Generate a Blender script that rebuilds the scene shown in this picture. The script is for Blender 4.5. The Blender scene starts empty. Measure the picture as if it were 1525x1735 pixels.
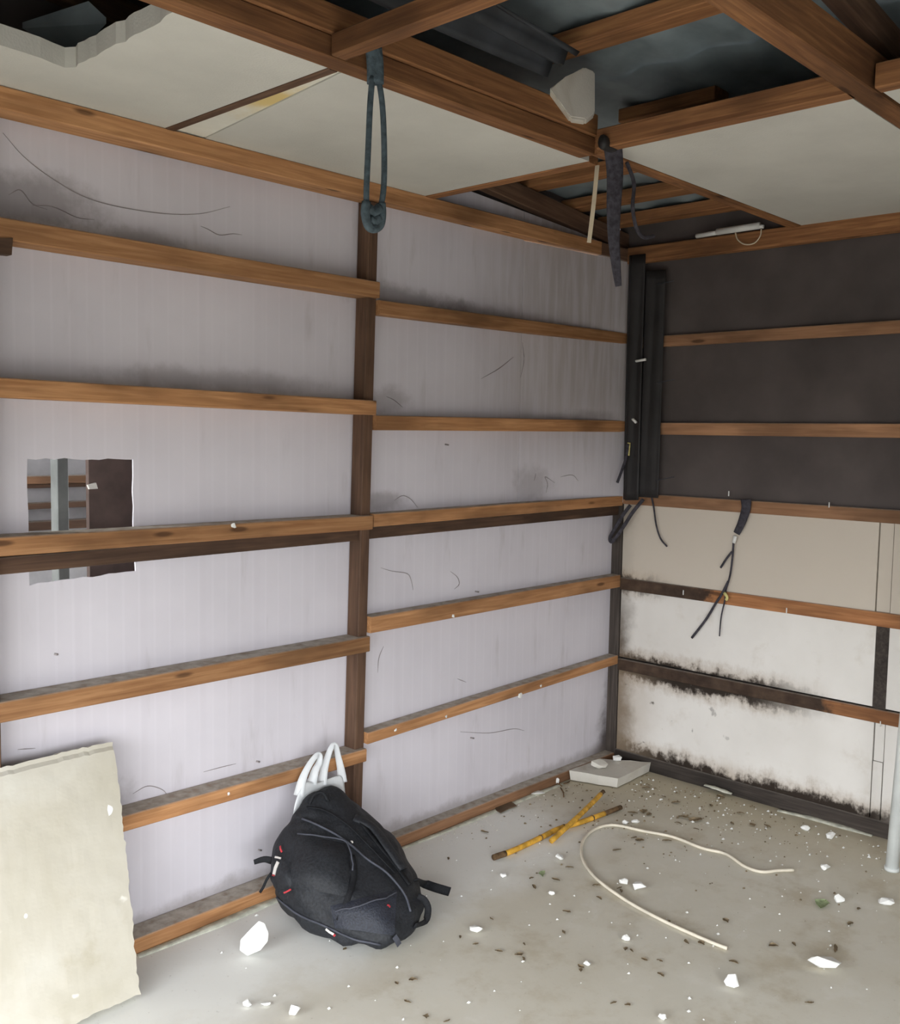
import bpy, bmesh, math, random
from mathutils import Vector, Matrix, noise
from mathutils.bvhtree import BVHTree
random.seed(7)
SC = bpy.context.scene
COL = SC.collection

# ------------------------------------------------------------------ camera
IW, IH, FPX = 1525, 1735, 1681.967
CP = Vector((-4.00918, -2.64629, 1.58721))
_y, _p, _r = [math.radians(a) for a in (43.3185, -4.59386, 0.99568)]
FW = Vector((math.cos(_y)*math.cos(_p), math.sin(_y)*math.cos(_p), math.sin(_p)))
_rt = Vector((math.sin(_y), -math.cos(_y), 0)); _up = _rt.cross(FW)
RT = _rt*math.cos(_r) + _up*math.sin(_r); UP = _up*math.cos(_r) - _rt*math.sin(_r)
cam_d = bpy.data.cameras.new('camera'); cam = bpy.data.objects.new('camera', cam_d); COL.objects.link(cam)
cam_d.sensor_fit = 'HORIZONTAL'; cam_d.sensor_width = 36; cam_d.lens = 36*FPX/IW
cam_d.clip_start = 0.02
m3 = Matrix((RT, UP, -FW)).transposed()
cam.matrix_world = Matrix.Translation(CP) @ m3.to_4x4()
SC.camera = cam

# ------------------------------------------------------------------ world, light, exposure
world = bpy.data.worlds.new('overcast_sky'); SC.world = world
world.use_nodes = True
wn = world.node_tree.nodes; wl = world.node_tree.links
bg = wn['Background']; bg.inputs['Color'].default_value = (0.94, 0.97, 1.0, 1); bg.inputs['Strength'].default_value = 1.0
SC.view_settings.view_transform = 'Standard'; SC.view_settings.look = 'None'
SC.view_settings.gamma = 1; SC.view_settings.use_curve_mapping = False
SC.view_settings.exposure = 3.28
LZ = 1.57        # underside of the unseen wall over the openings, lowered to dim upper walls
# daylight portals over the two unseen openings behind the photographer
for nm, sx, loc, rz in (('opening_portal', 3.1, (-4.72, -1.85, LZ/2), -90), ('front_portal', 2.0, (-3.7, -3.47, LZ/2), 0)):
    pd = bpy.data.lights.new(nm, 'AREA'); pd.shape = 'RECTANGLE'; pd.size = sx; pd.size_y = LZ
    pd.cycles.is_portal = True
    po = bpy.data.objects.new(nm, pd); COL.objects.link(po)
    po.location = loc; po.rotation_euler = (math.radians(90), 0, math.radians(rz))

# ------------------------------------------------------------------ helpers
def lin(c):
    return tuple(((v/255)/12.92 if v/255 <= .04045 else ((v/255+.055)/1.055)**2.4) for v in c) + (1,)
def pix(x, y): return FW + RT*((x-IW/2)/FPX) - UP*((y-IH/2)/FPX)
def hit(x, y, ax, v):
    r = pix(x, y); return CP + r*((v-CP[ax])/r[ax])
def onL(x, y, o=0.0): return hit(x, y, 1, o)      # a point on the left wall (plane y = o)
def onR(x, y, o=0.0): return hit(x, y, 0, o)      # a point on the right wall (plane x = o)
def onF(x, y, z=0.0): return hit(x, y, 2, z)      # a point on the floor / a level
ROOF0, ROOFT = 2.60, 0.10
def onRoof(x, y, off=0.0):
    r = pix(x, y); return CP + r*((ROOF0+off-ROOFT*CP.x-CP.z)/(r.z+ROOFT*r.x))
def roofz(x): return ROOF0-ROOFT*x

class G:
    """tiny node-tree helper"""
    def __init__(s, name, rough=.8, spec=.2):
        s.m = bpy.data.materials.new(name); s.m.use_nodes = True
        s.t = s.m.node_tree; s.b = s.t.nodes['Principled BSDF']
        s.b.inputs['Roughness'].default_value = rough; s.b.inputs['Specular IOR Level'].default_value = spec
        s.tc = s.t.nodes.new('ShaderNodeTexCoord'); s.obj = s.tc.outputs['Object']
        s.oi = s.t.nodes.new('ShaderNodeObjectInfo'); s.geo = s.t.nodes.new('ShaderNodeNewGeometry')
    def put(s, sock, v):
        if hasattr(v, 'links'): s.t.links.new(v, sock)
        else: sock.default_value = v
    def math(s, op, a, b=0.0, clamp=False):
        n = s.t.nodes.new('ShaderNodeMath'); n.operation = op; n.use_clamp = clamp
        s.put(n.inputs[0], a); s.put(n.inputs[1], b); return n.outputs[0]
    def vmath(s, op, a, b):
        n = s.t.nodes.new('ShaderNodeVectorMath'); n.operation = op
        s.put(n.inputs[0], a); s.put(n.inputs[1], b); return n.outputs[0]
    def map(s, v, scale=(1, 1, 1), loc=(0, 0, 0)):
        n = s.t.nodes.new('ShaderNodeMapping'); s.put(n.inputs[0], v)
        n.inputs['Scale'].default_value = scale; n.inputs['Location'].default_value = loc; return n.outputs[0]
    def noise(s, v, scale, detail=4, rough=.55, dist=0):
        n = s.t.nodes.new('ShaderNodeTexNoise'); s.put(n.inputs['Vector'], v)
        n.inputs['Scale'].default_value = scale; n.inputs['Detail'].default_value = detail
        n.inputs['Roughness'].default_value = rough; n.inputs['Distortion'].default_value = dist; return n.outputs[0]
    def voro(s, v, scale):
        n = s.t.nodes.new('ShaderNodeTexVoronoi'); s.put(n.inputs['Vector'], v); n.inputs['Scale'].default_value = scale
        return n.outputs['Distance']
    def ramp(s, v, stops):
        n = s.t.nodes.new('ShaderNodeValToRGB'); s.put(n.inputs[0], v); e = n.color_ramp.elements
        while len(e) > 1: e.remove(e[-1])
        e[0].position = stops[0][0]; e[0].color = stops[0][1]
        for p, c in stops[1:]:
            q = e.new(p); q.color = c
        return n.outputs[0]
    def step(s, v, a, b, lo=0.0, hi=1.0):
        n = s.t.nodes.new('ShaderNodeMapRange'); n.interpolation_type = 'SMOOTHSTEP'; s.put(n.inputs[0], v)
        n.inputs[1].default_value = a; n.inputs[2].default_value = b; n.inputs[3].default_value = lo; n.inputs[4].default_value = hi
        return n.outputs[0]
    def mix(s, f, a, b, mode='MIX'):
        n = s.t.nodes.new('ShaderNodeMix'); n.data_type = 'RGBA'; n.blend_type = mode
        s.put(n.inputs[0], f); s.put(n.inputs[6], a); s.put(n.inputs[7], b); return n.outputs[2]
    def xyz(s, v):
        n = s.t.nodes.new('ShaderNodeSeparateXYZ'); s.put(n.inputs[0], v); return n.outputs
    def color(s, c): s.put(s.b.inputs['Base Color'], c)
    def bump(s, h, strength=.3, dist=.01):
        n = s.t.nodes.new('ShaderNodeBump'); n.inputs['Strength'].default_value = strength; n.inputs['Distance'].default_value = dist
        s.put(n.inputs['Height'], h); s.t.links.new(n.outputs[0], s.b.inputs['Normal'])
BLK = (0, 0, 0, 1); WHT = (1, 1, 1, 1)

def mat_plain(name, rgb, rough=.8, var=.12, scale=14, bump=.0, spec=.2, metal=0):
    g = G(name, rough, spec); n = g.noise(g.obj, scale, 5)
    a = tuple(v*(1-var) for v in rgb); b = tuple(min(255, v*(1+var)) for v in rgb)
    g.color(g.ramp(n, [(.3, lin(a)), (.7, lin(b))])); g.b.inputs['Metallic'].default_value = metal
    if bump: g.bump(n, bump, .01)
    return g.m

def mat_wood(name, light, dark, dust=.8, mould=None, knots=True):
    """sawn timber; grain runs along the board's own X axis"""
    g = G(name, .75, .25)
    off = g.math('MULTIPLY', g.oi.outputs['Random'], 37.0)
    cmb = g.t.nodes.new('ShaderNodeCombineXYZ'); g.put(cmb.inputs[0], off); g.put(cmb.inputs[1], off); g.put(cmb.inputs[2], off)
    v = g.vmath('ADD', g.obj, cmb.outputs[0])
    grain = g.noise(g.map(v, (1.6, 34, 34)), 2.2, 6, .6, .6)
    big = g.noise(g.map(v, (1.0, 3, 3)), 2.4, 3)
    c = g.ramp(grain, [(.28, lin(dark)), (.5, lin([(a+b)/2 for a, b in zip(light, dark)])), (.7, lin(light))])
    c = g.mix(g.step(big, .42, .72, 0, .62), c, lin([x*.62 for x in dark]))
    tone = g.math('MULTIPLY_ADD', g.oi.outputs['Random'], .5); tone.node.inputs[2].default_value = .74
    hv = g.t.nodes.new('ShaderNodeHueSaturation'); g.put(hv.inputs['Value'], tone); g.put(hv.inputs['Color'], c); c = hv.outputs[0]
    if knots:
        k = g.voro(g.map(v, (2.2, 9, 9)), 1.6)
        c = g.mix(g.step(k, .07, .16, .7, 0), c, lin((52, 30, 16)))
    if mould is not None:                       # rotten, blackened from the corner outwards up to x = mould
        mx = g.xyz(g.obj)[0]; nz = g.noise(g.obj, 16, 5)
        edge = g.math('ADD', mx, g.math('MULTIPLY', g.math('SUBTRACT', nz, .5), .35))
        c = g.mix(g.step(edge, mould-.05, mould+.03, .93, 0), c, g.ramp(nz, [(.35, lin((40, 34, 30))), (.7, lin((74, 62, 52)))]))
    nrm = g.xyz(g.geo.outputs['Normal'])[2]
    dn = g.noise(g.geo.outputs['Position'], 30, 4)
    dm = g.math('MULTIPLY', g.step(nrm, .6, .9), g.step(dn, .22, .45, .7*dust, dust))
    c = g.mix(dm, c, g.ramp(dn, [(.3, lin((150, 142, 130))), (.7, lin((192, 186, 176)))]))
    g.color(c); g.bump(grain, .25, .004)
    return g.m

def mat_foam_left():
    g = G('lavender_foam_sheet', .7, .25)
    x, y, z = g.xyz(g.obj)
    fl = g.math('SINE', g.math('MULTIPLY', x, 2*math.pi/.052))
    fl2 = g.math('SINE', g.math('MULTIPLY', x, 2*math.pi/.21))
    n = g.noise(g.obj, 1.6, 5); n2 = g.noise(g.map(g.obj, (6, 1, 1.2)), 2.5, 4)
    base = g.ramp(n, [(.3, lin((202, 198, 205))), (.7, lin((217, 213, 220)))])
    base = g.mix(g.math('MULTIPLY', g.step(fl, .75, 1.0), .10), base, lin((232, 228, 236)))
    base = g.mix(g.math('MULTIPLY', g.step(fl2, .9, 1.0), .12), base, lin((196, 190, 198)))
    base = g.mix(g.step(n2, .58, .8, 0, .28), base, lin((150, 143, 140)))
    # brown rot creeping in from the lower corner
    nz = g.noise(g.obj, 9, 6, .65)
    e = g.math('ADD', g.math('ADD', x, g.math('MULTIPLY', z, -.32)), g.math('MULTIPLY', g.math('SUBTRACT', nz, .5), .16))
    low = g.step(z, .42, .75, 1, 0)
    base = g.mix(g.math('MULTIPLY', g.step(e, -.17, -.03, 0, .92), low), base, lin((66, 56, 50)))
    # dirt line left along the floor
    e2 = g.math('ADD', z, g.math('MULTIPLY', g.math('SUBTRACT', nz, .5), .09))
    base = g.mix(g.step(e2, .05, .10, .45, 0), base, lin((110, 100, 92)))
    # water-streaked, yellowed stretch near the corner, upper half; spread wider as painted-in shade
    st = g.noise(g.map(g.obj, (9, 1, .9)), 3, 4)
    stm = g.math('MULTIPLY', g.step(x, -1.25, -.35), g.step(z, 1.25, 1.9))
    base = g.mix(g.math('MULTIPLY', stm, g.step(st, .32, .66, .3, .6)), base, lin((150, 140, 128)))
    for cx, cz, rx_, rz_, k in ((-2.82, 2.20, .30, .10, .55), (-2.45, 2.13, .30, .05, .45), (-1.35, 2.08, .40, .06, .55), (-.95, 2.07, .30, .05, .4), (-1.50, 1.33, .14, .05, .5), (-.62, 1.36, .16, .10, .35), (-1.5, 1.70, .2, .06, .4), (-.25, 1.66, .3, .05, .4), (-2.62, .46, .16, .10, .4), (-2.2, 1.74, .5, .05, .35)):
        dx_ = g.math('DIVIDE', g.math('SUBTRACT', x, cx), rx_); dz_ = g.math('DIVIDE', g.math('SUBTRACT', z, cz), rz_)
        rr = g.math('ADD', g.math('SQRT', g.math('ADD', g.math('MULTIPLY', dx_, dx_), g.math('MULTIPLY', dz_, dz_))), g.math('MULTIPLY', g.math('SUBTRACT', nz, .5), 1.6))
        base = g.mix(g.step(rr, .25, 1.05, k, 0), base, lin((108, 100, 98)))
    g.color(base); g.bump(fl, .035, .003)
    return g.m

def mat_foam_right():
    g = G('mouldy_white_foam_sheet', .75, .2)
    x, y, z = g.xyz(g.obj)
    n = g.noise(g.obj, 2.2, 5); nf = g.noise(g.obj, 22, 7, .7); nm = g.noise(g.obj, 5.5, 6, .65); ns = g.noise(g.map(g.obj, (1, 26, 5)), 2.0, 6, .7)
    base = g.ramp(n, [(.3, lin((214, 210, 204))), (.7, lin((230, 227, 222)))])
    base = g.mix(g.step(nm, .55, .78, 0, .35), base, lin((176, 162, 142)))
    base = g.mix(g.step(z, .86, .90, 0, .85), base, lin((196, 185, 170)))
    jit = g.math('ADD', g.math('ADD', g.math('MULTIPLY', g.math('SUBTRACT', nf, .5), .07), g.math('MULTIPLY', g.math('SUBTRACT', ns, .5), .045)), g.math('MULTIPLY', g.math('SUBTRACT', nm, .5), .11))
    def band(z0, half, y_end, base):
        d = g.math('ADD', g.math('ABSOLUTE', g.math('SUBTRACT', z, z0)), jit)
        soft = g.step(d, half*.75, half*1.6, 1, 0); halo = g.step(d, half*1.0, half*2.6, .5, 0)
        fall = g.step(g.math('ADD', y, g.math('MULTIPLY', g.math('SUBTRACT', nm, .5), .5)), y_end-.12, y_end+.3)
        base = g.mix(g.math('MULTIPLY', halo, fall), base, lin((150, 128, 102)))
        return g.mix(g.math('MULTIPLY', soft, fall), base, lin((48, 40, 34)))
    base = band(.482, .044, -.98, base)
    base = band(.878, .034, -.22, base)
    base = band(.045, .046, -1.5, base)
    # corner edge
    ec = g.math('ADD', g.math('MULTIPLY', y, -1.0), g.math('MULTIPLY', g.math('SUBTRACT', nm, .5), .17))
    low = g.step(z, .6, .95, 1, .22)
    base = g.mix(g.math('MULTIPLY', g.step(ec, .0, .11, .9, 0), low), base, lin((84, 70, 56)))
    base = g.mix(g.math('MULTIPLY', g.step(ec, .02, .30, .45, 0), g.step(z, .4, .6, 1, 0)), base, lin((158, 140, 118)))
    # black spots in the lowest sheet
    sp = g.noise(g.obj, 13, 3, .5)
    spm = g.math('MULTIPLY', g.step(sp, .66, .72, 0, .8), g.math('MULTIPLY', g.step(y, -.85, -.2), g.step(z, .40, .5, 1, 0)))
    base = g.mix(spm, base, lin((74, 66, 58)))
    g.color(base); g.bump(nf, .12, .006)
    return g.m

def mat_floor():
    g = G('worn_concrete', .82, .25)
    n = g.noise(g.obj, .9, 5, .6); n2 = g.noise(g.obj, 4.5, 6, .65); n3 = g.noise(g.obj, 60, 4, .7)
    c = g.ramp(n, [(.3, lin((206, 200, 184))), (.5, lin((214, 210, 197))), (.72, lin((222, 220, 211)))])
    c = g.mix(g.step(n2, .48, .70, 0, .65), c, lin((186, 175, 152)))
    c = g.mix(g.step(n2, .30, .44, .35, 0), c, lin((230, 228, 221)))
    x, y, z = g.xyz(g.obj)
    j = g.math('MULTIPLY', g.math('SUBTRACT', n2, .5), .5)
    # whitish zone along the left wall, painted paler to make up for weak light
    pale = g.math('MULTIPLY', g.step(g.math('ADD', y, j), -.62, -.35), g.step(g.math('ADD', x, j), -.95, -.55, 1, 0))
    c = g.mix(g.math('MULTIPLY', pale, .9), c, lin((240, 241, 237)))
    # earth-brown dirt in the far corner and along the right wall
    e = g.math('ADD', g.math('ADD', g.math('MULTIPLY', x, -1.0), g.math('MULTIPLY', y, -.35)), j)
    c = g.mix(g.step(e, .2, 1.0, .7, 0), c, lin((176, 164, 134)))
    c = g.mix(g.step(n3, .62, .78, 0, .35), c, lin((120, 108, 90)))
    g.color(c); g.bump(n2, .12, .01)
    return g.m

M = {}
M['wood'] = mat_wood('orange_brown_timber', (190, 143, 100), (146, 102, 66), dust=.92)
M['wood_r'] = mat_wood('pale_brown_timber', (184, 140, 106), (150, 110, 80), dust=.92)
M['wood_dark'] = mat_wood('dark_brown_timber', (112, 86, 68), (78, 58, 46), dust=.5, knots=False)
M['wood_ceiling'] = mat_wood('ceiling_timber', (168, 120, 78), (112, 74, 48), dust=.4)
M['wood_mould4'] = mat_wood('blackened_timber_short', (176, 124, 82), (136, 90, 58), mould=.46)
M['wood_mould5'] = mat_wood('blackened_timber_long', (176, 124, 82), (136, 90, 58), mould=1.03)
M['wood_base'] = mat_wood('rotten_timber', (86, 78, 72), (52, 46, 42), dust=.5, knots=False)
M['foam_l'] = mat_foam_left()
M['foam_r'] = mat_foam_right()
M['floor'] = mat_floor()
M['board'] = mat_plain('dark_fibre_board', (84, 77, 75), .7, .14, 2.5)
M['roof'] = mat_plain('blue_grey_roof_sheet', (122, 132, 136), .5, .25, 3.0, spec=.4)
M['tarp'] = mat_plain('dark_tarpaulin', (46, 49, 53), .55, .25, 9, .3, spec=.4)
M['black_sheet'] = mat_plain('black_polythene', (40, 38, 38), .6, .2, 7, .3, spec=.4)
M['rope'] = mat_plain('grey_green_strap', (74, 86, 92), .8, .2, 60, .4)
M['rope_dark'] = mat_plain('charcoal_strap', (62, 60, 66), .8, .25, 60, .4)
M['cream'] = mat_plain('cream_strip', (212, 198, 172), .7, .06)
M['white'] = mat_plain('white_plastic', (216, 216, 212), .45, .04, spec=.4)
M['pipe'] = mat_plain('white_painted_pipe', (214, 218, 216), .4, .04, spec=.4)
M['steel'] = mat_plain('grey_steel_post', (120, 122, 118), .5, .08, spec=.4)
M['grey_panel'] = mat_plain('grey_panel', (172, 170, 170), .8, .05)
M['brown_board'] = mat_plain('brown_board', (86, 72, 66), .7, .1)
M['mortar'] = mat_plain('mortar', (190, 190, 176), .9, .12, 30, .5)
M['cable'] = mat_plain('white_cable_sheath', (222, 214, 196), .5, .06, spec=.3)
M['bamboo'] = mat_plain('yellow_stick_skin', (206, 158, 62), .55, .22, 24, .2)
M['bark'] = mat_plain('brown_bark', (96, 76, 54), .9, .3, 40, .5)
M['cardboard'] = mat_plain('brown_card', (100, 84, 68), .9, .15)
M['leaf'] = mat_plain('dry_leaf', (122, 108, 86), .9, .3, 50)
M['leaf_green'] = mat_plain('green_leaf', (146, 160, 122), .7, .2, 40)
M['yellow_tape'] = mat_plain('yellowed_tape', (206, 196, 130), .6, .1)
M['web'] = mat_plain('sooty_cobweb', (150, 143, 143), .95, .12)
M['nylon'] = mat_plain('black_nylon', (34, 36, 40), .62, .25, 120, .25, spec=.35)
M['nylon2'] = mat_plain('black_mesh_nylon', (40, 43, 52), .55, .25, 160, .35, spec=.4)
M['webbing'] = mat_plain('black_webbing', (30, 31, 34), .7, .2, 200, .3)
M['seam'] = mat_plain('grey_piping', (70, 72, 80), .5, .15)
M['red'] = mat_plain('red_zip_pull', (176, 60, 66), .5, .1)
M['chrome'] = mat_plain('bright_metal', (226, 222, 216), .3, .03, metal=.4, spec=.6)
M['ground'] = mat_plain('outside_concrete', (112, 110, 106), .9, .08, 2)

def mat_polystyrene(name, rgb, stain=None, k=26):
    g = G(name, .85, .15)
    n = g.noise(g.obj, 2.4, 6, .6); v = g.voro(g.obj, k*6)
    c = g.ramp(n, [(.3, lin([x*.93 for x in rgb])), (.7, lin(rgb))])
    if stain:
        s = g.noise(g.obj, 3.2, 4, .6, .8)
        c = g.mix(g.step(s, .48, .7, 0, .6), c, lin(stain))
    g.color(c); g.bump(v, .12, .004); return g.m
M['poly'] = mat_polystyrene('white_polystyrene', (240, 240, 236))
M['poly_ceiling'] = mat_polystyrene('ceiling_polystyrene', (206, 204, 195))
M['poly_dirty'] = mat_polystyrene('grubby_polystyrene', (214, 210, 200), (160, 148, 128))

def mat_slab():
    g = G('weathered_polystyrene', .85, .15)
    n = g.noise(g.obj, 3.0, 6, .62, .4); n2 = g.noise(g.obj, 7.5, 5, .6); n3 = g.noise(g.obj, 11, 3)
    c = g.ramp(n, [(.3, lin((180, 174, 158))), (.55, lin((192, 187, 174))), (.75, lin((200, 197, 187)))])
    c = g.mix(g.step(n2, .56, .76, 0, .5), c, lin((166, 157, 134)))
    c = g.mix(g.step(n3, .70, .76, 0, .8), c, lin((236, 234, 226)))
    c = g.mix(g.step(n3, .22, .28, .5, 0), c, lin((150, 126, 92)))
    g.color(c); g.bump(n2, .2, .008); return g.m
M['slab'] = mat_slab()
def mat_yellow_stain():
    g = G('stained_ceiling_polystyrene', .85, .15)
    n = g.noise(g.obj, 5.5, 5, .6); x, y, z = g.xyz(g.obj)
    c = g.ramp(n, [(.3, lin((212, 208, 194))), (.7, lin((228, 226, 214)))])
    d = g.math('ADD', g.math('ABSOLUTE', g.math('ADD', y, .43)), g.math('MULTIPLY', g.math('SUBTRACT', n, .5), .4))
    c = g.mix(g.step(d, .02, .20, .8, 0), c, lin((216, 186, 104)))
    g.color(c); return g.m
M['poly_stain'] = mat_yellow_stain()
def mat_bag():
    g = G('thin_white_plastic_film', .35, .4)
    n = g.noise(g.obj, 20, 4); g.color(g.ramp(n, [(.3, lin((224, 228, 230))), (.7, lin((244, 246, 247)))]))
    g.b.inputs['Transmission Weight'].default_value = .0
    tr = g.t.nodes.new('ShaderNodeBsdfTranslucent'); tr.inputs[0].default_value = (.9, .92, .93, 1)
    mx = g.t.nodes.new('ShaderNodeMixShader'); mx.inputs[0].default_value = .35
    g.t.links.new(g.b.outputs[0], mx.inputs[1]); g.t.links.new(tr.outputs[0], mx.inputs[2])
    g.t.links.new(mx.outputs[0], g.t.nodes['Material Output'].inputs[0]); g.bump(n, .3, .01); return g.m
M['film'] = mat_bag()

# ------------------------------------------------------------------ object helpers
def link(name, me, mat=None, parent=None, mw=None, smooth=False):
    o = bpy.data.objects.new(name, me); COL.objects.link(o)
    if mat is not None and not me.materials: me.materials.append(M[mat] if isinstance(mat, str) else mat)
    if smooth:
        for p in me.polygons: p.use_smooth = True
    if mw is not None: o.matrix_basis = mw
    if parent is not None:
        o.parent = parent
        b = parent.matrix_basis.copy(); pp = parent.parent
        while pp is not None:
            b = pp.matrix_basis @ parent.matrix_parent_inverse @ b; pp = pp.parent
        o.matrix_parent_inverse = b.inverted()
    return o
def obj(name, verts, faces, mat, parent=None, mw=None, smooth=False):
    me = bpy.data.meshes.new(name); me.from_pydata([tuple(v) for v in verts], [], faces); me.update()
    return link(name, me, mat, parent, mw, smooth)
def bmobj(name, bm, mat, parent=None, mw=None, smooth=False):
    bmesh.ops.recalc_face_normals(bm, faces=bm.faces)
    me = bpy.data.meshes.new(name); bm.to_mesh(me); bm.free(); return link(name, me, mat, parent, mw, smooth)
def tag(o, label=None, cat=None, group=None, kind=None):
    if label: o['label'] = label
    if cat: o['category'] = cat
    if group: o['group'] = group
    if kind: o['kind'] = kind
    return o
def empty(name, loc=(0, 0, 0)):
    o = bpy.data.objects.new(name, None); COL.objects.link(o); o.empty_display_size = .05
    o.matrix_basis = Matrix.Translation(Vector(loc)); return o
def prism_mesh(L, w, h, ch=.003, wob=0):
    """board along +X (0..L), section y 0..w, z 0..h, chamfered arrises"""
    sec = [(ch, 0), (w-ch, 0), (w, ch), (w, h-ch), (w-ch, h), (ch, h), (0, h-ch), (0, ch)]
    n = 2 if not wob else max(2, int(L/.25)+1)
    vs, fs = [], []
    for i in range(n):
        x = L*i/(n-1); dy = dz = 0
        if wob and 0 < i < n-1: dy = 0; dz = random.uniform(-wob, wob)
        vs += [(x, y+dy, z+dz) for y, z in sec]
    for i in range(n-1):
        for k in range(8): fs.append((i*8+k, i*8+(k+1) % 8, (i+1)*8+(k+1) % 8, (i+1)*8+k))
    fs.append(tuple(range(7, -1, -1))); fs.append(tuple((n-1)*8+k for k in range(8)))
    return vs, fs
def board(name, p0, p1, wdir, w, h, mat, parent, wob=.0, ch=.003):
    """board from p0 to p1 (its lower near edge); wdir = direction of its width, h measured along the remaining axis (up)"""
    p0, p1 = Vector(p0), Vector(p1); x = (p1-p0); L = x.length; x.normalize()
    wd = Vector(wdir); wd = (wd - x*wd.dot(x)).normalized(); zz = x.cross(wd)
    if zz.z < -.5: p0, p1, x, zz = p1, p0, -x, -zz       # height always goes up
    mw = Matrix((x, wd, zz)).transposed().to_4x4(); mw.translation = p0
    vs, fs = prism_mesh(L, w, h, ch, wob)
    return obj(name, vs, fs, mat, parent, mw)
def slab_poly(name, pts, ext, mat, parent=None, jitter=0, bevel=0):
    """closed polygon of 3-D points extruded along ext"""
    bm = bmesh.new(); vs = [bm.verts.new(Vector(p)) for p in pts]; f = bm.faces.new(vs)
    r = bmesh.ops.extrude_face_region(bm, geom=[f]); nv = [e for e in r['geom'] if isinstance(e, bmesh.types.BMVert)]
    bmesh.ops.translate(bm, verts=nv, vec=Vector(ext))
    if jitter:
        for v in bm.verts: v.co += Vector([random.uniform(-jitter, jitter) for _ in range(3)])
    return bmobj(name, bm, mat, parent)
def catmull(pts, n=6):
    pts = [Vector(p) for p in pts]; out = []
    if len(pts) < 3: return [pts[0].lerp(pts[-1], i/n) for i in range(n+1)]
    q = [pts[0]*2-pts[1]] + pts + [pts[-1]*2-pts[-2]]
    for i in range(1, len(q)-2):
        a, b, c, d = q[i-1], q[i], q[i+1], q[i+2]
        for k in range(n):
            t = k/n; out.append(.5*((2*b)+(c-a)*t+(2*a-5*b+4*c-d)*t*t+(3*b-a-3*c+d)*t**3))
    out.append(pts[-1]); return out
def sweep_geo(path, rx, ry=None, nseg=8, up=(0, 0, 1), taper=None):
    """tube (or flat strap when rx != ry) along a path; rx across, ry along 'up'"""
    ry = rx if ry is None else ry; vs, fs = [], []; up = Vector(up)
    for i, p in enumerate(path):
        t = (path[min(i+1, len(path)-1)]-path[max(i-1, 0)])
        t = t.normalized() if t.length > 1e-9 else Vector((1, 0, 0))
        u = up - t*up.dot(t)
        if u.length < 1e-4: u = Vector((.31, .87, .2)) - t*Vector((.31, .87, .2)).dot(t)
        u.normalize(); s = t.cross(u); k = taper(i/(len(path)-1)) if taper else 1
        for j in range(nseg):
            a = 2*math.pi*(j+.5)/nseg; vs.append(p + s*(math.cos(a)*rx*k) + u*(math.sin(a)*ry*k))
    n = len(path)
    for i in range(n-1):
        for j in range(nseg): fs.append((i*nseg+j, i*nseg+(j+1) % nseg, (i+1)*nseg+(j+1) % nseg, (i+1)*nseg+j))
    fs.append(tuple(range(nseg-1, -1, -1))); fs.append(tuple((n-1)*nseg+j for j in range(nseg)))
    return vs, fs
def sweep(name, pts, rx, mat, parent=None, ry=None, n=6, nseg=8, up=(0, 0, 1), taper=None, flat=False):
    path = catmull(pts, n) if not flat else [Vector(p) for p in pts]
    vs, fs = sweep_geo(path, rx, ry, nseg, up, taper); return obj(name, vs, fs, mat, parent, None, nseg > 4)
def hull_bm(size, npts=16, seed=0, flat=1.0):
    rnd = random.Random(seed); bm = bmesh.new()
    for _ in range(npts):
        v = Vector([rnd.gauss(0, 1) for _ in range(3)]).normalized()*rnd.uniform(.75, 1)
        bm.verts.new((v.x*size[0]/2, v.y*size[1]/2, v.z*size[2]/2))
    r = bmesh.ops.convex_hull(bm, input=bm.verts)
    bmesh.ops.delete(bm, geom=[g for g in set(r['geom_interior'])|set(r['geom_unused']) if isinstance(g, bmesh.types.BMVert)], context='VERTS')
    zmin = min(v.co.z for v in bm.verts)
    for v in bm.verts: v.co.z -= zmin
    return bm

X, Y, Z = Vector((1, 0, 0)), Vector((0, 1, 0)), Vector((0, 0, 1))
XD = -4.70            # plane of the unseen opening
YF = -3.45            # wall behind the camera
PL = .085             # foam sheets of the left wall stand this far behind the rails' faces
PLR = .056           # in the bay by the corner the sheets sit nearer
PR = .022             # the same on the right wall

# ------------------------------------------------------------------ floor, ground, neighbouring room shell
def grid_plane(name, x0, x1, y0, y1, z, nx, ny, mat, amp=0, parent=None, thick=.1):
    vs, fs = [], []
    for j in range(ny+1):
        for i in range(nx+1):
            x = x0+(x1-x0)*i/nx; y = y0+(y1-y0)*j/ny
            vs.append((x, y, z + (amp*noise.noise(Vector((x*1.7, y*1.7, .3))) - amp if amp else 0)))
    for j in range(ny):
        for i in range(nx):
            a = j*(nx+1)+i; fs.append((a, a+1, a+nx+2, a+nx+1))
    return obj(name, vs, fs, mat, parent, None, True)
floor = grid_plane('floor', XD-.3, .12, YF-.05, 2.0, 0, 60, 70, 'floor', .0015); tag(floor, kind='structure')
g_ = grid_plane('ground', -40, 20, -40, 30, -.02, 4, 4, 'ground'); tag(g_, kind='structure')

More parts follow.
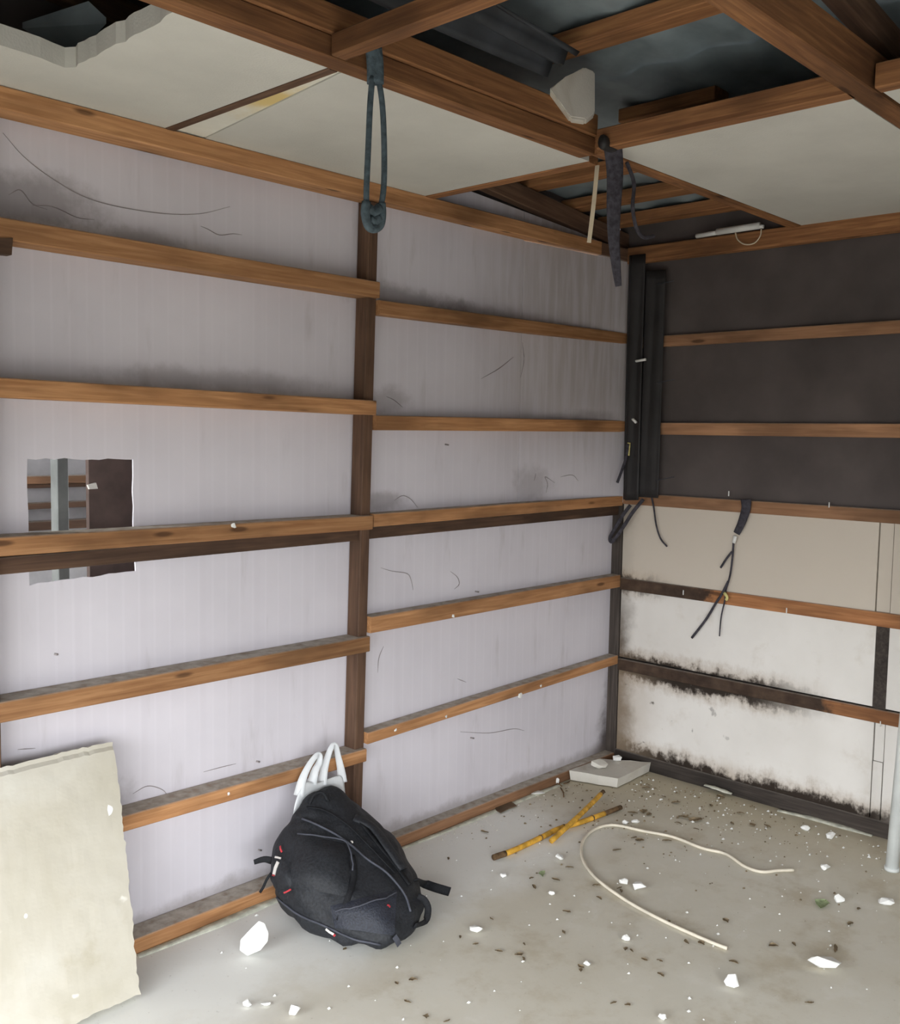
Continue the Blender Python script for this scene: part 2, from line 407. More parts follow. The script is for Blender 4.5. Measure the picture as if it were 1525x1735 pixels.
# ------------------------------------------------------------------ left wall: sheets, rails, posts
wall_left = empty('wall_left'); tag(wall_left, kind='structure')
XL = XD
def rail_L(tl, tr, bl, br, name='rail', mat='wood', depth=PL-.001, y0=0.0, xa=None, xb=None):
    """a rail on the left wall from the ends of its face's top and bottom edges (as seen), slightly out of level"""
    a, b, c, d = onL(*tl, y0), onL(*tr, y0), onL(*bl, y0), onL(*br, y0)
    def zat(p, q, x): return p.z+(q.z-p.z)*(x-p.x)/(q.x-p.x)
    x0 = a.x if xa is None else xa; x1 = b.x if xb is None else xb
    h = ((zat(a, b, x0)-zat(c, d, x0)) + (zat(a, b, x1)-zat(c, d, x1)))/2
    return board(name, (x0, y0, zat(c, d, x0)), (x1, y0, zat(c, d, x1)), Y, depth, h, mat, wall_left)
def xr(z): return -1.630+.054*z/2.39      # right arris of the middle post, which leans a little
PX0 = -1.650
rail_L((0, 365), (636, 478), (0, 405), (636, 504), xa=-2.955, xb=xr(2.07)-.003)
rail_L((0, 640), (634, 678), (0, 673), (632, 703), xa=-2.955, xb=xr(1.65)-.004)
rail_L((30, 910), (620, 873), (30, 941), (620, 898), xa=-2.955, xb=xr(1.26)-.006)
rail_L((30, 1189), (622, 1076), (20, 1222), (622, 1105), xa=-2.955, xb=xr(.8)-.003)
rail_L((210, 1384), (612, 1270), (210, 1410), (612, 1293), xa=-2.955, xb=xr(.4)-.005)
for tl, tr, bl, br, zr_ in [((640, 507), (1070, 566), (640, 532), (1070, 584), 2.03), ((640, 706), (1065, 711), (640, 729), (1065, 732), 1.62),
                       ((635, 870), (1062, 840), (635, 893), (1062, 856), 1.27), ((630, 1047), (1055, 972), (630, 1073), (1050, 995), .88),
                       ((622, 1237), (1045, 1115), (622, 1262), (1000, 1140), .48)]:
    rail_L(tl, tr, bl, br, depth=PLR-.001, y0=.0, xa=xr(zr_)+.001, xb=-.002)
# dark second rails under the middle rails, set back
board('rail', (-2.955, .03, 1.186), (PX0, .03, 1.192), Y, .05, .046, 'wood_dark', wall_left)
board('rail', (xr(1.2)+.001, .022, 1.196), (-.002, .022, 1.206), Y, .033, .042, 'wood_dark', wall_left)
# top plate and sill
board('top_plate', (XL, 0, 2.393), (-.235, 0, 2.398), Y, PL, .058, 'wood', wall_left)
board('top_plate', (-.234, .0, 2.398), (.02, .0, 2.399), Y, PL, .056, 'wood_dark', wall_left)
board('sill', (XL, 0, -.002), (-1.676, 0, -.002), Y, PL, .050, 'wood', wall_left)
board('sill', (-1.628, .004, -.002), (-.002, .004, -.002), Y, PL, .046, 'wood_r', wall_left)
# posts: middle (leaning a little), left one at the frame's edge, corner
board('post', (-1.630, .02, .0), (-1.576, .02, 2.392), Y, .062, .044, 'wood_dark', wall_left)
board('post', (-2.934, .006, .05), (-2.934, .006, 2.392), Y, .08, .045, 'wood_dark', wall_left)
board('corner_post', (.03, .002, .0), (.03, .002, 2.39), Y, PL+.02, .03, 'wood_base', wall_left)
# rails carry on in the bay behind the photographer's left
for z in (2.07, 1.65, 1.235, .79, .386):
    board('rail', (XL, 0, z), (-3.002, 0, z), Y, PL-.001, .052, 'wood', wall_left)
# foam sheets (thin boards behind the rails); the left pair has the ragged sawn opening
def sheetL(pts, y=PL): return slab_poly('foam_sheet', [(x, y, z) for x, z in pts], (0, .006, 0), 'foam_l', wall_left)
hl, hr = -2.817, -2.499
def ragged(x0, z0, x1, z1, n, amp):
    return [(x0+(x1-x0)*i/n+random.uniform(-amp, amp), z0+(z1-z0)*i/n+random.uniform(-amp, amp)) for i in range(1, n)]
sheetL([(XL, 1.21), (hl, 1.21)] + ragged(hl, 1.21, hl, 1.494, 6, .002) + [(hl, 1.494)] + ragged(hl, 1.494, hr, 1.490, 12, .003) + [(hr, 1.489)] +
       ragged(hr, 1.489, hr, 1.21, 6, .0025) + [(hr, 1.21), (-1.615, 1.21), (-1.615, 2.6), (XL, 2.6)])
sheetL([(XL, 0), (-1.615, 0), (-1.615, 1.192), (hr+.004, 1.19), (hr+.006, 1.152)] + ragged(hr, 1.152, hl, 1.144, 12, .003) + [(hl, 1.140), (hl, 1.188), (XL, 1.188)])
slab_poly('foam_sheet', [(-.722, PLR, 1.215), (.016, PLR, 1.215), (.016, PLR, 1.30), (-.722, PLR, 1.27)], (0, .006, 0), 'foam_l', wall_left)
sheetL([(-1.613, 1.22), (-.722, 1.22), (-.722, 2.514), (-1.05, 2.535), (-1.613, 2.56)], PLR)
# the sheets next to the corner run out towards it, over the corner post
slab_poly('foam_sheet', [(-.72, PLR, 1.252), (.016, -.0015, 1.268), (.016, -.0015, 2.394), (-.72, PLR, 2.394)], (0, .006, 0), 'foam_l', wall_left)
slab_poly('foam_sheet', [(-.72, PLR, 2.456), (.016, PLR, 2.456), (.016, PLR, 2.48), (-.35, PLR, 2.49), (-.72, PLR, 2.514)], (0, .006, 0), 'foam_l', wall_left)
def on_sheet(px, py):
    if px < 620: return onL(px, py, PL-.001)
    y = PLR-.001
    for _ in range(4):
        p = onL(px, py, y)
        y = PLR-.0015-(.0575*(p.x+.72)/.736 if p.x > -.72 and p.z > 1.22 else 0)
    return p
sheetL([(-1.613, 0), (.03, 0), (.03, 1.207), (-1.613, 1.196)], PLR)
# bracket and hoop of cobweb threads, cracks in the sheets
slab_poly('bracket', [onL(0, 403, -.004), onL(22, 403, -.004), onL(20, 432, -.004), onL(0, 430, -.004)], (0, .03, 0), 'wood_dark', wall_left)
webs = [[(5, 225), (40, 265), (85, 300), (140, 332), (200, 350), (280, 362), (340, 362), (390, 350)], [(15, 330), (35, 322), (55, 345), (80, 355)], [(55, 348), (90, 350), (130, 368), (160, 372)],
        [(340, 383), (352, 388), (372, 398), (395, 396), (410, 398)], [(645, 962), (665, 968), (690, 972), (697, 985), (700, 1000)], [(763, 968), (775, 978), (778, 990), (770, 998)],
        [(668, 848), (682, 840), (695, 845), (708, 860)], [(815, 642), (845, 625), (870, 605)], [(885, 580), (888, 610), (882, 640)], [(925, 835), (928, 820), (924, 808), (940, 818)], [(905, 815), (908, 802)],
        [(950, 808), (970, 805), (980, 815)], [(655, 672), (668, 678), (682, 690)], [(650, 1095), (642, 1115), (640, 1140)], [(775, 1150), (790, 1156)], [(225, 1345), (250, 1332), (275, 1338), (285, 1350)],
        [(345, 1308), (375, 1300), (400, 1294)], [(780, 1240), (830, 1242), (870, 1235), (888, 1238)], [(30, 1270), (60, 1268)], [(110, 390), (120, 395), (150, 400), (180, 405)]]
for w in webs:
    sweep('cobweb', [on_sheet(x, y) for x, y in w], .0010, 'web', wall_left, n=5, nseg=5, taper=lambda t: .5+math.sin(math.pi*t))
for x, y in [(437, 1290), (757, 753), (440, 1440), (470, 1447), (95, 1108), (808, 1002), (800, 1250)]:
    sweep('stain_spot', [onL(x-3, y, (PL if x < 620 else PLR)-.001), onL(x+3, y+1, (PL if x < 620 else PLR)-.001)], .003, 'web', wall_left, n=2, nseg=6)

# ------------------------------------------------------------------ right wall
wall_right = empty('wall_right'); tag(wall_right, kind='structure')
slab_poly('fibre_board', [(PR+.006, .08, 1.27), (PR+.006, YF, 1.27), (PR+.006, YF, 2.62), (PR+.006, .08, 2.62)], (.02, 0, 0), 'board', wall_right)
board('rail', (0, -.02, onR(1115, 588).z), (0, YF, onR(1525, 560).z), X, PR+.004, .05, 'wood_r', wall_right)
board('rail', (0, -.0, onR(1090, 736).z), (0, YF, onR(1525, 740).z), X, PR+.004, .055, 'wood_r', wall_right)
board('rail', (0, -.0, onR(1085, 856).z), (0, YF, onR(1525, 888).z), X, PR+.004, .054, 'wood_r', wall_right)
board('rail', (-.001, -.0, onR(1060, 1000).z), (-.001, YF, onR(1525, 1067).z), X, PR, .058, 'wood_mould4', wall_right)
board('rail', (-.001, -.0, onR(1050, 1135).z), (-.001, YF, onR(1525, 1232).z), X, PR, .055, 'wood_mould5', wall_right)
board('sill', (-.0, .0, -.004), (-.0, YF, -.002), X, PR+.01, .068, 'wood_base', wall_right)
board('top_plate', (-.025, .0, 2.384), (-.025, YF, 2.388), X, .045, .074, 'wood_ceiling', wall_right)
# foam sheets in the lower bays
def sheetR(y0, y1, z0, z1, dx=0.0):
    pts = [(y0, z0), (y1, z0), (y1, z1), (y0, z1)]
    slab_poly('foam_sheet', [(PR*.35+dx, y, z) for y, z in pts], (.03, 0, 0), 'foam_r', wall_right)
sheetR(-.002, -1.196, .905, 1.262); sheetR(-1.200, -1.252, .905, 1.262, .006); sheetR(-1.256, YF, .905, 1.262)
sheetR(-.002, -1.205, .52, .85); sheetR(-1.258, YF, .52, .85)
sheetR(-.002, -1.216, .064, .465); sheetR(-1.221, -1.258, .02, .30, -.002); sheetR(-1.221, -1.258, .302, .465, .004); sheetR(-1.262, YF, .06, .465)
slab_poly('batten', [(PR*.5, -1.206, .515), (PR*.5, -1.256, .515), (PR*.5, -1.256, .852), (PR*.5, -1.206, .852)], (.02, 0, 0), 'wood_base', wall_right)
# backing board behind the lower sheets and the corner
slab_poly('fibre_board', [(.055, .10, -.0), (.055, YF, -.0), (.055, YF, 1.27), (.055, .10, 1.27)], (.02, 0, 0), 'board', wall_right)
# nail heads and drips on the rails
for x, y in [(1333, 1030), (1492, 1222), (1235, 832), (1158, 1000), (1405, 851)]:
    p = onR(x, y, -.002); sweep('drip', [p, p+Vector((0, 0, -.022))], .0025, 'poly', wall_right, n=2, nseg=6)

# ------------------------------------------------------------------ unseen walls behind the camera, openings shaped for the daylight
unseen_wall_back = empty('unseen_wall_behind'); tag(unseen_wall_back, kind='structure')
slab_poly('foam_sheet', [(-2.7, YF, 0), (.05, YF, 0), (.05, YF, 2.9), (-2.7, YF, 2.9)], (0, -.05, 0), 'foam_l', unseen_wall_back)  # unseen wall behind the camera, beside the front opening
slab_poly('unseen_lintel', [(XD, YF, LZ), (-2.7, YF, LZ), (-2.7, YF, 3.1), (XD, YF, 3.1)], (0, -.05, 0), 'wood_dark', unseen_wall_back)  # unseen, brought down low to darken the upper walls
unseen_wall_door = empty('unseen_wall_opening'); tag(unseen_wall_door, kind='structure')
slab_poly('unseen_lintel', [(XD, YF, LZ), (XD, .1, LZ), (XD, .1, 3.1), (XD, YF, 3.1)], (-.08, 0, 0), 'wood_dark', unseen_wall_door)  # likewise hung low, keeping sky light off the upper walls
slab_poly('unseen_jamb', [(XD, YF, 0), (XD, YF+.1, 0), (XD, YF+.1, LZ), (XD, YF, LZ)], (-.08, 0, 0), 'wood_dark', unseen_wall_door)
slab_poly('unseen_jamb', [(XD, -.3, 0), (XD, .1, 0), (XD, .1, LZ), (XD, -.3, LZ)], (-.08, 0, 0), 'wood_dark', unseen_wall_door)
slab_poly('gable_board', [(XD, .11, 2.4), (.1, .11, 2.4), (.1, .11, 3.15), (XD, .11, 3.15)], (0, .02, 0), 'board', wall_left)

# ------------------------------------------------------------------ ceiling frame and sheets
ceiling = empty('ceiling'); tag(ceiling, kind='structure')
ZC = 2.45
# bearers run along the left wall's direction, noggings across them
board('beam', (XL, -.797, ZC), (-1.425, -.797, ZC), Y, .060, .052, 'wood_ceiling', ceiling)
board('beam', (XL, -.806, ZC+.053), (-1.425, -.806, ZC+.053), Y, .064, .066, 'wood_ceiling', ceiling)
board('beam', (-1.424, -.835, ZC), (-.03, -.835, ZC), Y, .052, .06, 'wood_ceiling', ceiling)
board('beam', (XL, -1.662, ZC), (-.03, -1.652, ZC), Y, .062, .10, 'wood_ceiling', ceiling)
board('beam', (XL, -2.48, ZC), (-.03, -2.48, ZC), Y, .062, .10, 'wood_ceiling', ceiling)
def nog(x, ya, yb, w=.045, h=.045, mat='wood_ceiling', z=ZC): return board('nogging', (x, ya, z), (x, yb, z), X, w, h, mat, ceiling)
nog(-2.432, .08, -.734, .028, .03, 'wood_dark')
nog(-1.362, .08, -.734, .045, .05, 'wood_ceiling')
nog(-1.470, -.836, -1.60, .048, .06, 'wood_ceiling')
nog(-2.485, -.808, -1.60, .045, .05)
nog(-1.470, -1.664, -2.48, .048, .06)
nog(-2.485, -1.664, -2.48, .045, .05)
# polystyrene sheets lying on the frame
ZS = ZC+.004; TH = .048
def sheetC(pts, mat='poly_ceiling', z=ZS, th=TH): return slab_poly('foam_sheet', [(x, y, z) for x, y in pts], (0, 0, th), mat, ceiling)
# broken sheet at upper left
br = [(-2.434, -.733), (-2.434, .07), (-3.6, .07), (-3.6, -.31)]
br += [(-3.6+.04*i, -.31+.0028*i+.010*noise.noise(Vector((i*.55, 3, 0)))) for i in range(1, 18)]
br += [(-2.885, -.250), (-2.852, -.243), (-2.836, -.268)]
br += [(-2.842+.012*noise.noise(Vector((i*.6, 9, 0))), -.268-.0265*i) for i in range(1, 17)] + [(-2.852, -.705), (-2.852, -.733)]
sheetC(br)
sheetC([(-2.402, -.733), (-2.402, .07), (-2.292, .07), (-2.392, -.733)], 'poly_stain', ZS+.003)
sheetC([(-2.390, -.733), (-2.290, .07), (-1.364, .02), (-1.364, -.733)])
sheetC([(-1.420, -.838), (-1.420, -1.588), (-.03, -1.588), (-.03, -.838)])
sheetC([(-1.420, -1.664), (-1.420, -2.47), (-.03, -2.47), (-.03, -1.664)])
sheetC([(-2.43, -1.664), (-2.43, -2.47), (-1.475, -2.47), (-1.475, -1.664)], z=ZS+.3)
sheetC([(XL, -2.49), (XL, YF), (-.03, YF), (-.03, -2.49)])
sheetC([(XL, -1.664), (XL, -2.47), (-2.49, -2.47), (-2.49, -1.664)])

# ------------------------------------------------------------------ roof: sheets, rafters, purlins
roof = empty('roof'); tag(roof, kind='structure')
xs = [XL-.1, -3.5, -2.75, -2.0, -1.25, -.5, .15]
for i in range(len(xs)-1):
    a, b = xs[i], xs[i+1]
    vs = []; fs = []; n = 60
    for k in range(n+1):
        y = YF-.1 + (0.9-YF)*k/n; cz = .012*math.sin(k*2.1)
        vs += [(a-.03, y, roofz(a-.03)+cz+.004*(i % 2)), (b, y, roofz(b)+cz+.004*(i % 2))]
    for k in range(n): fs.append((2*k, 2*k+1, 2*k+3, 2*k+2))
    o = obj('roof_sheet', vs, fs, 'roof', roof, None, True)
def purlin(x, y0, y1, w=.09, h=.045, mat='wood_ceiling'): board('purlin', (x, y0, roofz(x)-h-.016), (x, y1, roofz(x)-h-.016), X, w, h, mat, roof)
for x, ya, yb in [(-3.9, .8, YF), (-3.1, .8, YF), (-2.3, .8, YF), (-1.64, -.70, -1.60), (-1.10, -.66, -1.02), (-.72, .8, YF), (-.40, .8, YF), (-.12, .8, YF)]:
    purlin(x, ya, yb)
for y in (.03, -1.64, -2.5, YF+.05):
    board('rafter', (XL, y, roofz(XL)-.145), (.1, y, roofz(.1)-.145), Y, .045, .08, 'wood_dark', roof)
# loose grey sheet in the loft above the broken corner
p = [onF(38, 48, 2.62), onF(150, 12, 2.66), onF(180, 40, 2.62), onF(125, 100, 2.56)]
q = slab_poly('loft_board', p, (0, 0, .015), 'roof', roof)
# dark tarpaulin bunched in the loft along the beam
def tarp_sheet():
    vs, fs = [], []; nu, nv = 40, 12
    for i in range(nu+1):
        u = i/nu; x = -3.5+1.78*u
        for k in range(nv+1):
            v = k/nv; y = -.815-.24*v*(1-.6*u); sag = .05*math.sin(math.pi*u*1.1)
            z = 2.605+.10*v-.03*u*v + .020*math.sin(v*16+u*2.2)-sag*.3*(1-v)
            vs.append((x+.05*v, y, z))
    for i in range(nu):
        for k in range(nv): a_ = i*(nv+1)+k; fs.append((a_, a_+1, a_+nv+2, a_+nv+1))
    o = obj('tarpaulin', vs, fs, 'tarp', roof, None, True); md = o.modifiers.new('thickness', 'SOLIDIFY'); md.thickness = .002
tarp_sheet()

# ------------------------------------------------------------------ the neighbouring room seen through the opening
nb = empty('wall_neighbour'); tag(nb, kind='structure')
NY = 1.25
slab_poly('grey_panel', [(-4.6, NY, 0), (1.2, NY, 0), (1.2, NY, 2.6), (-4.6, NY, 2.6)], (0, .03, 0), 'grey_panel', nb)
for ya, yb, mt in [(806, 819, 'wood_r'), (851, 861, 'wood_dark'), (882, 897, 'wood_dark')]:
    a = onL(100, ya, NY-.05); b = onL(100, yb, NY-.05)
    board('rail', (-3.2, NY-.05, b.z), (.3, NY-.05, b.z), Y, .05, a.z-b.z, mt, nb)
a = onL(100, 819, NY-.03); b = onL(100, 826, NY-.03)
board('rail', (-3.2, NY-.03, b.z), (.3, NY-.03, b.z), Y, .03, a.z-b.z, 'wood_dark', nb)
a = onL(97, 850, .62); b = onL(117, 850, .62)
board('post', (b.x, .62, 0), (b.x, .62, 2.55), Y, .05, b.x-a.x, 'steel', nb)
a = onL(151, 850, .30)
slab_poly('brown_board', [(a.x, .30, 0), (a.x+1.1, .30, 0), (a.x+1.1, .30, 2.5), (a.x, .30, 2.5)], (0, .02, 0), 'brown_board', nb)
s_ = slab_poly('foam_scrap', [onL(149, 822, .29), onL(163, 818, .29), onL(166, 828, .29), onL(152, 829, .29)], (0, .01, 0), 'poly_dirty', nb)
slab_poly('loft_sheet', [(-3.6, .11, 2.58), (.2, .11, 2.58), (.2, NY, 2.58), (-3.6, NY, 2.58)], (0, 0, .02), 'board', nb)

# ================================================================== THINGS
def rd(p): return CP + _rt*p[0] + Vector((math.cos(_y), math.sin(_y), 0))*p[1]      # across / away on the ground, from where the photographer stands
def ground(p, z): q = rd(p); return Vector((q.x, q.y, z))

# ------------------------------------------------------------------ big weathered slab leaning at the left
def leaning_slab():
    b0 = Vector((-2.664, -.229, 0)); t0 = Vector((-2.611, .004, .652))
    up = (t0-b0); H = up.length; up.normalize(); along = Vector((-1, -.02, 0)).normalized()
    nrm = along.cross(up).normalized()
    if nrm.y > 0: nrm = -nrm
    Wd, T = .62, .05; rnd = random.Random(5)
    root = empty('polystyrene_slab', b0)
    nu, nv = 40, 60; vs, fs = [], []
    def edge(t, s): return .003*noise.noise(Vector((t*9, s, .5)))+.003*noise.noise(Vector((t*37, s, 1.5)))+.0015*noise.noise(Vector((t*80, s, 1.5)))
    def P(u, v, back):
        # u across 0 (right edge)..1, v up 0..1
        du = edge(v, 1.0)*(1-u)**14*1.6 + edge(v, 7.0)*u**8; dv = edge(u, 3.0)*(v**14)*1.3 + edge(u, 5.0)*((1-v)**10)
        q = b0 + along*(u*Wd + du + .0) + up*(v*H + dv)
        bulge = .0015*noise.noise(Vector((u*5, v*6, 2))) + .001*noise.noise(Vector((u*17, v*19, 4)))
        if v > .97 and not back: bulge -= .008
        return q + (-nrm*T if back else nrm*bulge)
    for back in (0, 1):
        for j in range(nv+1):
            for i in range(nu+1): vs.append(P(i/nu, j/nv, back))
    S = (nu+1)*(nv+1)
    for j in range(nv):
        for i in range(nu):
            a = j*(nu+1)+i; q = (a, a+1, a+nu+2, a+nu+1); fs.append(q); fs.append(tuple(S+k for k in q[::-1]))
    rim = [i for i in range(nu+1)] + [(j*(nu+1)+nu) for j in range(1, nv+1)] + [nv*(nu+1)+i for i in range(nu-1, -1, -1)] + [j*(nu+1) for j in range(nv-1, 0, -1)]
    for k in range(len(rim)):
        a, b = rim[k], rim[(k+1) % len(rim)]; fs.append((a, b, S+b, S+a))
    zmin = min(v.z for v in vs)
    vs = [v-Vector((0, 0, zmin)) for v in vs]
    obj('slab', vs, fs, 'slab', root)
    # round white patch of filler and paler scuffs, thin raised blobs on the face
    def face_pt(x, y):
        r = pix(x, y); k = (b0-CP).dot(nrm)/r.dot(nrm); return CP+r*k
    for (x, y, w, h) in [(180, 1374, .036, .03), (42, 1552, .010, .012)]:
        c = face_pt(x, y)+nrm*.002; pts = []
        for k in range(14):
            a = 2*math.pi*k/14; rr = 1+.25*noise.noise(Vector((k*.9, x, 0)))
            pts.append(c + along*(-math.cos(a)*w/2*rr) + up*(math.sin(a)*h/2*rr))
        slab_poly('filler_patch', pts, nrm*.0045, 'poly', root)
    tag(root, 'big stained cream polystyrene slab leaning on the rails at the left edge', 'foam slab')
leaning_slab()

# ------------------------------------------------------------------ black backpack slumped against the wall
def backpack():
    lv = [  # z, then L FL F FR R BR B BL as (across, away)
        (.000, [(-.535, 3.17), (-.41, 3.00), (-.225, 2.895), (-.115, 2.940), (-.07, 3.10), (-.12, 3.32), (-.30, 3.42), (-.46, 3.27)]),
        (.030, [(-.575, 3.16), (-.43, 2.97), (-.225, 2.862), (-.095, 2.920), (-.045, 3.10), (-.10, 3.34), (-.30, 3.45), (-.48, 3.28)]),
        (.085, [(-.595, 3.15), (-.45, 2.96), (-.235, 2.865), (-.10, 2.950), (-.05, 3.14), (-.11, 3.35), (-.30, 3.45), (-.50, 3.27)]),
        (.150, [(-.605, 3.15), (-.47, 2.98), (-.275, 2.935), (-.145, 3.03), (-.095, 3.19), (-.15, 3.37), (-.33, 3.45), (-.51, 3.26)]),
        (.205, [(-.595, 3.16), (-.485, 3.03), (-.320, 3.02), (-.205, 3.12), (-.155, 3.24), (-.20, 3.39), (-.36, 3.44), (-.52, 3.27)]),
        (.255, [(-.565, 3.20), (-.485, 3.10), (-.365, 3.12), (-.270, 3.19), (-.230, 3.28), (-.26, 3.39), (-.38, 3.42), (-.51, 3.29)]),
        (.300, [(-.525, 3.24), (-.48, 3.17), (-.400, 3.19), (-.330, 3.25), (-.295, 3.31), (-.31, 3.38), (-.40, 3.40), (-.49, 3.31)]),
        (.338, [(-.490, 3.28), (-.467, 3.235), (-.425, 3.24), (-.375, 3.28), (-.355, 3.32), (-.36, 3.36), (-.41, 3.38), (-.465, 3.32)]),
        (.354, [(-.468, 3.30), (-.456, 3.28), (-.435, 3.28), (-.405, 3.30), (-.395, 3.325), (-.40, 3.345), (-.42, 3.36), (-.45, 3.325)]),
    ]
    root = empty('backpack', ground((-.30, 3.17), 0))
    bm = bmesh.new(); rings = []
    for z, ps in lv: rings.append([bm.verts.new(ground(p, z)) for p in ps])
    for a, b in zip(rings, rings[1:]):
        for k in range(8): bm.faces.new((a[k], a[(k+1) % 8], b[(k+1) % 8], b[k]))
    bm.faces.new(rings[0][::-1]); bm.faces.new(rings[-1])
    bmesh.ops.recalc_face_normals(bm, faces=bm.faces)
    me = bpy.data.meshes.new('tmp'); bm.to_mesh(me); bm.free()
    tmp = bpy.data.objects.new('tmp', me); COL.objects.link(tmp)
    md = tmp.modifiers.new('s', 'SUBSURF'); md.levels = 3; md.render_levels = 3
    dg = bpy.context.evaluated_depsgraph_get(); dg.update(); em = bpy.data.meshes.new_from_object(tmp.evaluated_get(dg))
    bpy.data.objects.remove(tmp); em.name = 'body'
    nr = [v.normal.copy() for v in em.vertices]
    for v, n in zip(em.vertices, nr):
        p = v.co
        wr = .012*noise.noise(Vector((p.x*9, p.y*9, p.z*15))) + .007*noise.noise(Vector((p.x*22+3, p.y*22, p.z*34)))
        # diagonal sag creases running down to the lower right
        s = (p-CP).dot(_rt); cr = math.sin((s*1.0+p.z*1.25)*62)*.0035*max(0, min(1, (.30-p.z)/.2))
        v.co = p + n*(wr+cr)*(1 if p.z > .01 else .2)
        if v.co.z < .002: v.co.z = .002
        lim = -.006 if v.co.z < .16 else -.058
        if v.co.y > lim: v.co.y = lim
    body = link('body', em, 'nylon', root, None, True)
    bvh = BVHTree.FromPolygons([v.co for v in em.vertices], [tuple(p.vertices) for p in em.polygons])
    def on(x, y, off=.004):
        h = bvh.ray_cast(CP, pix(x, y).normalized())
        if h[0] is None:
            h2 = bvh.find_nearest(CP+pix(x, y)*3.2); return h2[0]+h2[1]*off, h2[1]
        return h[0]+h[1]*off, h[1]
    def line(name, pts, r, mat, par, ry=None, n=5, off=.003, nseg=6):
        pp = catmull([Vector((x, y, 0)) for x, y in pts], n); path = []; ups = None
        for q in pp: path.append(on(q.x, q.y, off)[0])
        up = on(*pts[len(pts)//2])[1]
        vs, fs = sweep_geo(path, r, ry, nseg, up); return obj(name, vs, fs, mat, par, None, True)
    def patch(name, pts, mat, par, thick=.012, n=7, off=.002):
        """padded panel that follows the body's surface, outlined by four corner pixels"""
        A, B, C_, D = [Vector((x, y, 0)) for x, y in pts]; vs, fs = [], []
        for j in range(n+1):
            for i in range(n+1):
                q = A.lerp(B, i/n).lerp(D.lerp(C_, i/n), j/n); h, nn = on(q.x, q.y, 0)
                e = min(i, n-i, j, n-j)/(n/2); vs.append(h+nn*(off+thick*min(1, e*1.8)))
        for j in range(n):
            for i in range(n): a = j*(n+1)+i; fs.append((a, a+1, a+n+2, a+n+1))
        o = obj(name, vs, fs, mat, par, None, True); return o
    fp = patch('front_pocket', [(505, 1412), (590, 1432), (592, 1520), (478, 1500)], 'nylon', root, .020)
    line('zip', [(508, 1418), (548, 1424), (588, 1436), (594, 1480)], .0028, 'seam', fp, off=.020)
    lp = patch('lower_pocket', [(560, 1535), (672, 1508), (668, 1585), (568, 1572)], 'nylon2', root, .016)
    line('zip', [(570, 1545), (610, 1538), (650, 1525), (668, 1516)], .0025, 'seam', lp, off=.017)
    patch('side_pocket', [(466, 1448), (498, 1440), (500, 1500), (466, 1512)], 'nylon', root, .012)
    # long zip and piping round the main compartment
    line('piping', [(512, 1388), (545, 1402), (585, 1425), (620, 1455), (655, 1480), (684, 1515), (695, 1545)], .0038, 'seam', root)
    line('piping', [(470, 1520), (505, 1548), (545, 1566), (600, 1590), (645, 1600)], .0035, 'seam', root)
    line('compression_strap', [(575, 1560), (592, 1515), (600, 1480), (596, 1450)], .011, 'webbing', root, .002)
    line('compression_strap', [(612, 1395), (640, 1430), (672, 1470), (694, 1500)], .012, 'webbing', root, .002)
    line('zip', [(520, 1368), (552, 1375), (590, 1400), (630, 1440), (668, 1480)], .0025, 'webbing', root)
    # bright metal ring and tag, red zip pulls
    def tab(name, a, b, w, mat, par=root):
        p, n1 = on(*a, .016); q, n2 = on(*b, .016)
        vs, fs = sweep_geo([p, p.lerp(q, .5)+n1*.003, q], w, .002, 4, n1); return obj(name, vs, fs, mat, par)
    t1 = tab('metal_tag', (476, 1463), (471, 1482), .0085, 'chrome'); tab('tag_end', (471, 1482), (470, 1485), .0085, 'red', t1)
    tab('ring', (471, 1455), (480, 1458), .004, 'chrome')
    tab('zip_pull', (481, 1437), (482, 1447), .004, 'red'); tab('zip_pull', (488, 1508), (498, 1507), .0035, 'red')
    tab('zip_pull', (652, 1536), (657, 1540), .003, 'red')
    t2 = tab('metal_tag', (556, 1572), (569, 1580), .0045, 'chrome'); tab('tag_end', (569, 1580), (571, 1582), .005, 'red', t2)
    tab('zip_pull', (594, 1431), (596, 1435), .003, 'chrome'); tab('scuff', (664, 1585), (672, 1594), .012, 'seam')
    # straps sticking out: tail on the right, flap and cord on the left, loop at the lower right, carry handle on top
    b = on(700, 1492)[0]
    sweep('strap_tail', [b, onF(718, 1497, .05), onF(738, 1504, .036), onF(762, 1511, .020)], .017, 'webbing', root, .0025, 5, 8, -FW)
    b = on(462, 1458)[0]
    sweep('strap_flap', [b, b+RT*-.025+UP*.004, b+RT*-.055+UP*-.002-FW*.01], .013, 'webbing', root, .003, 4, 8, -FW, lambda t: 1-.35*t)
    b = on(456, 1478)[0]
    sweep('cord', [b, b+RT*-.014+UP*-.02, b+RT*-.026+UP*-.046, b+RT*-.036+UP*-.062], .005, 'webbing', root, .003, 4, 6, -FW)
    b = on(706, 1520)[0]; c = on(700, 1570)[0]
    sweep('strap_loop', [b, b+RT*.022+UP*-.012, b+RT*.034+UP*-.04, b+RT*.026+UP*-.078, c], .012, 'webbing', root, .0028, 5, 8, -FW)
    a = on(640, 1425)[0]
    sweep('shoulder_strap', [on(600, 1385, .0)[0], on(628, 1405, .012)[0], on(655, 1440, .012)[0], on(682, 1475, .006)[0]], .022, 'nylon', root, .008, 5, 10, on(650, 1430)[1])
    sweep('carry_handle', [on(524, 1362, 0)[0], on(532, 1352, .016)[0], on(545, 1350, .018)[0], on(556, 1358, 0)[0]], .006, 'webbing', root, .004, 4, 8, -FW)
    tag(root, 'black nylon backpack slumped on the floor against the white wall', 'backpack')
backpack()

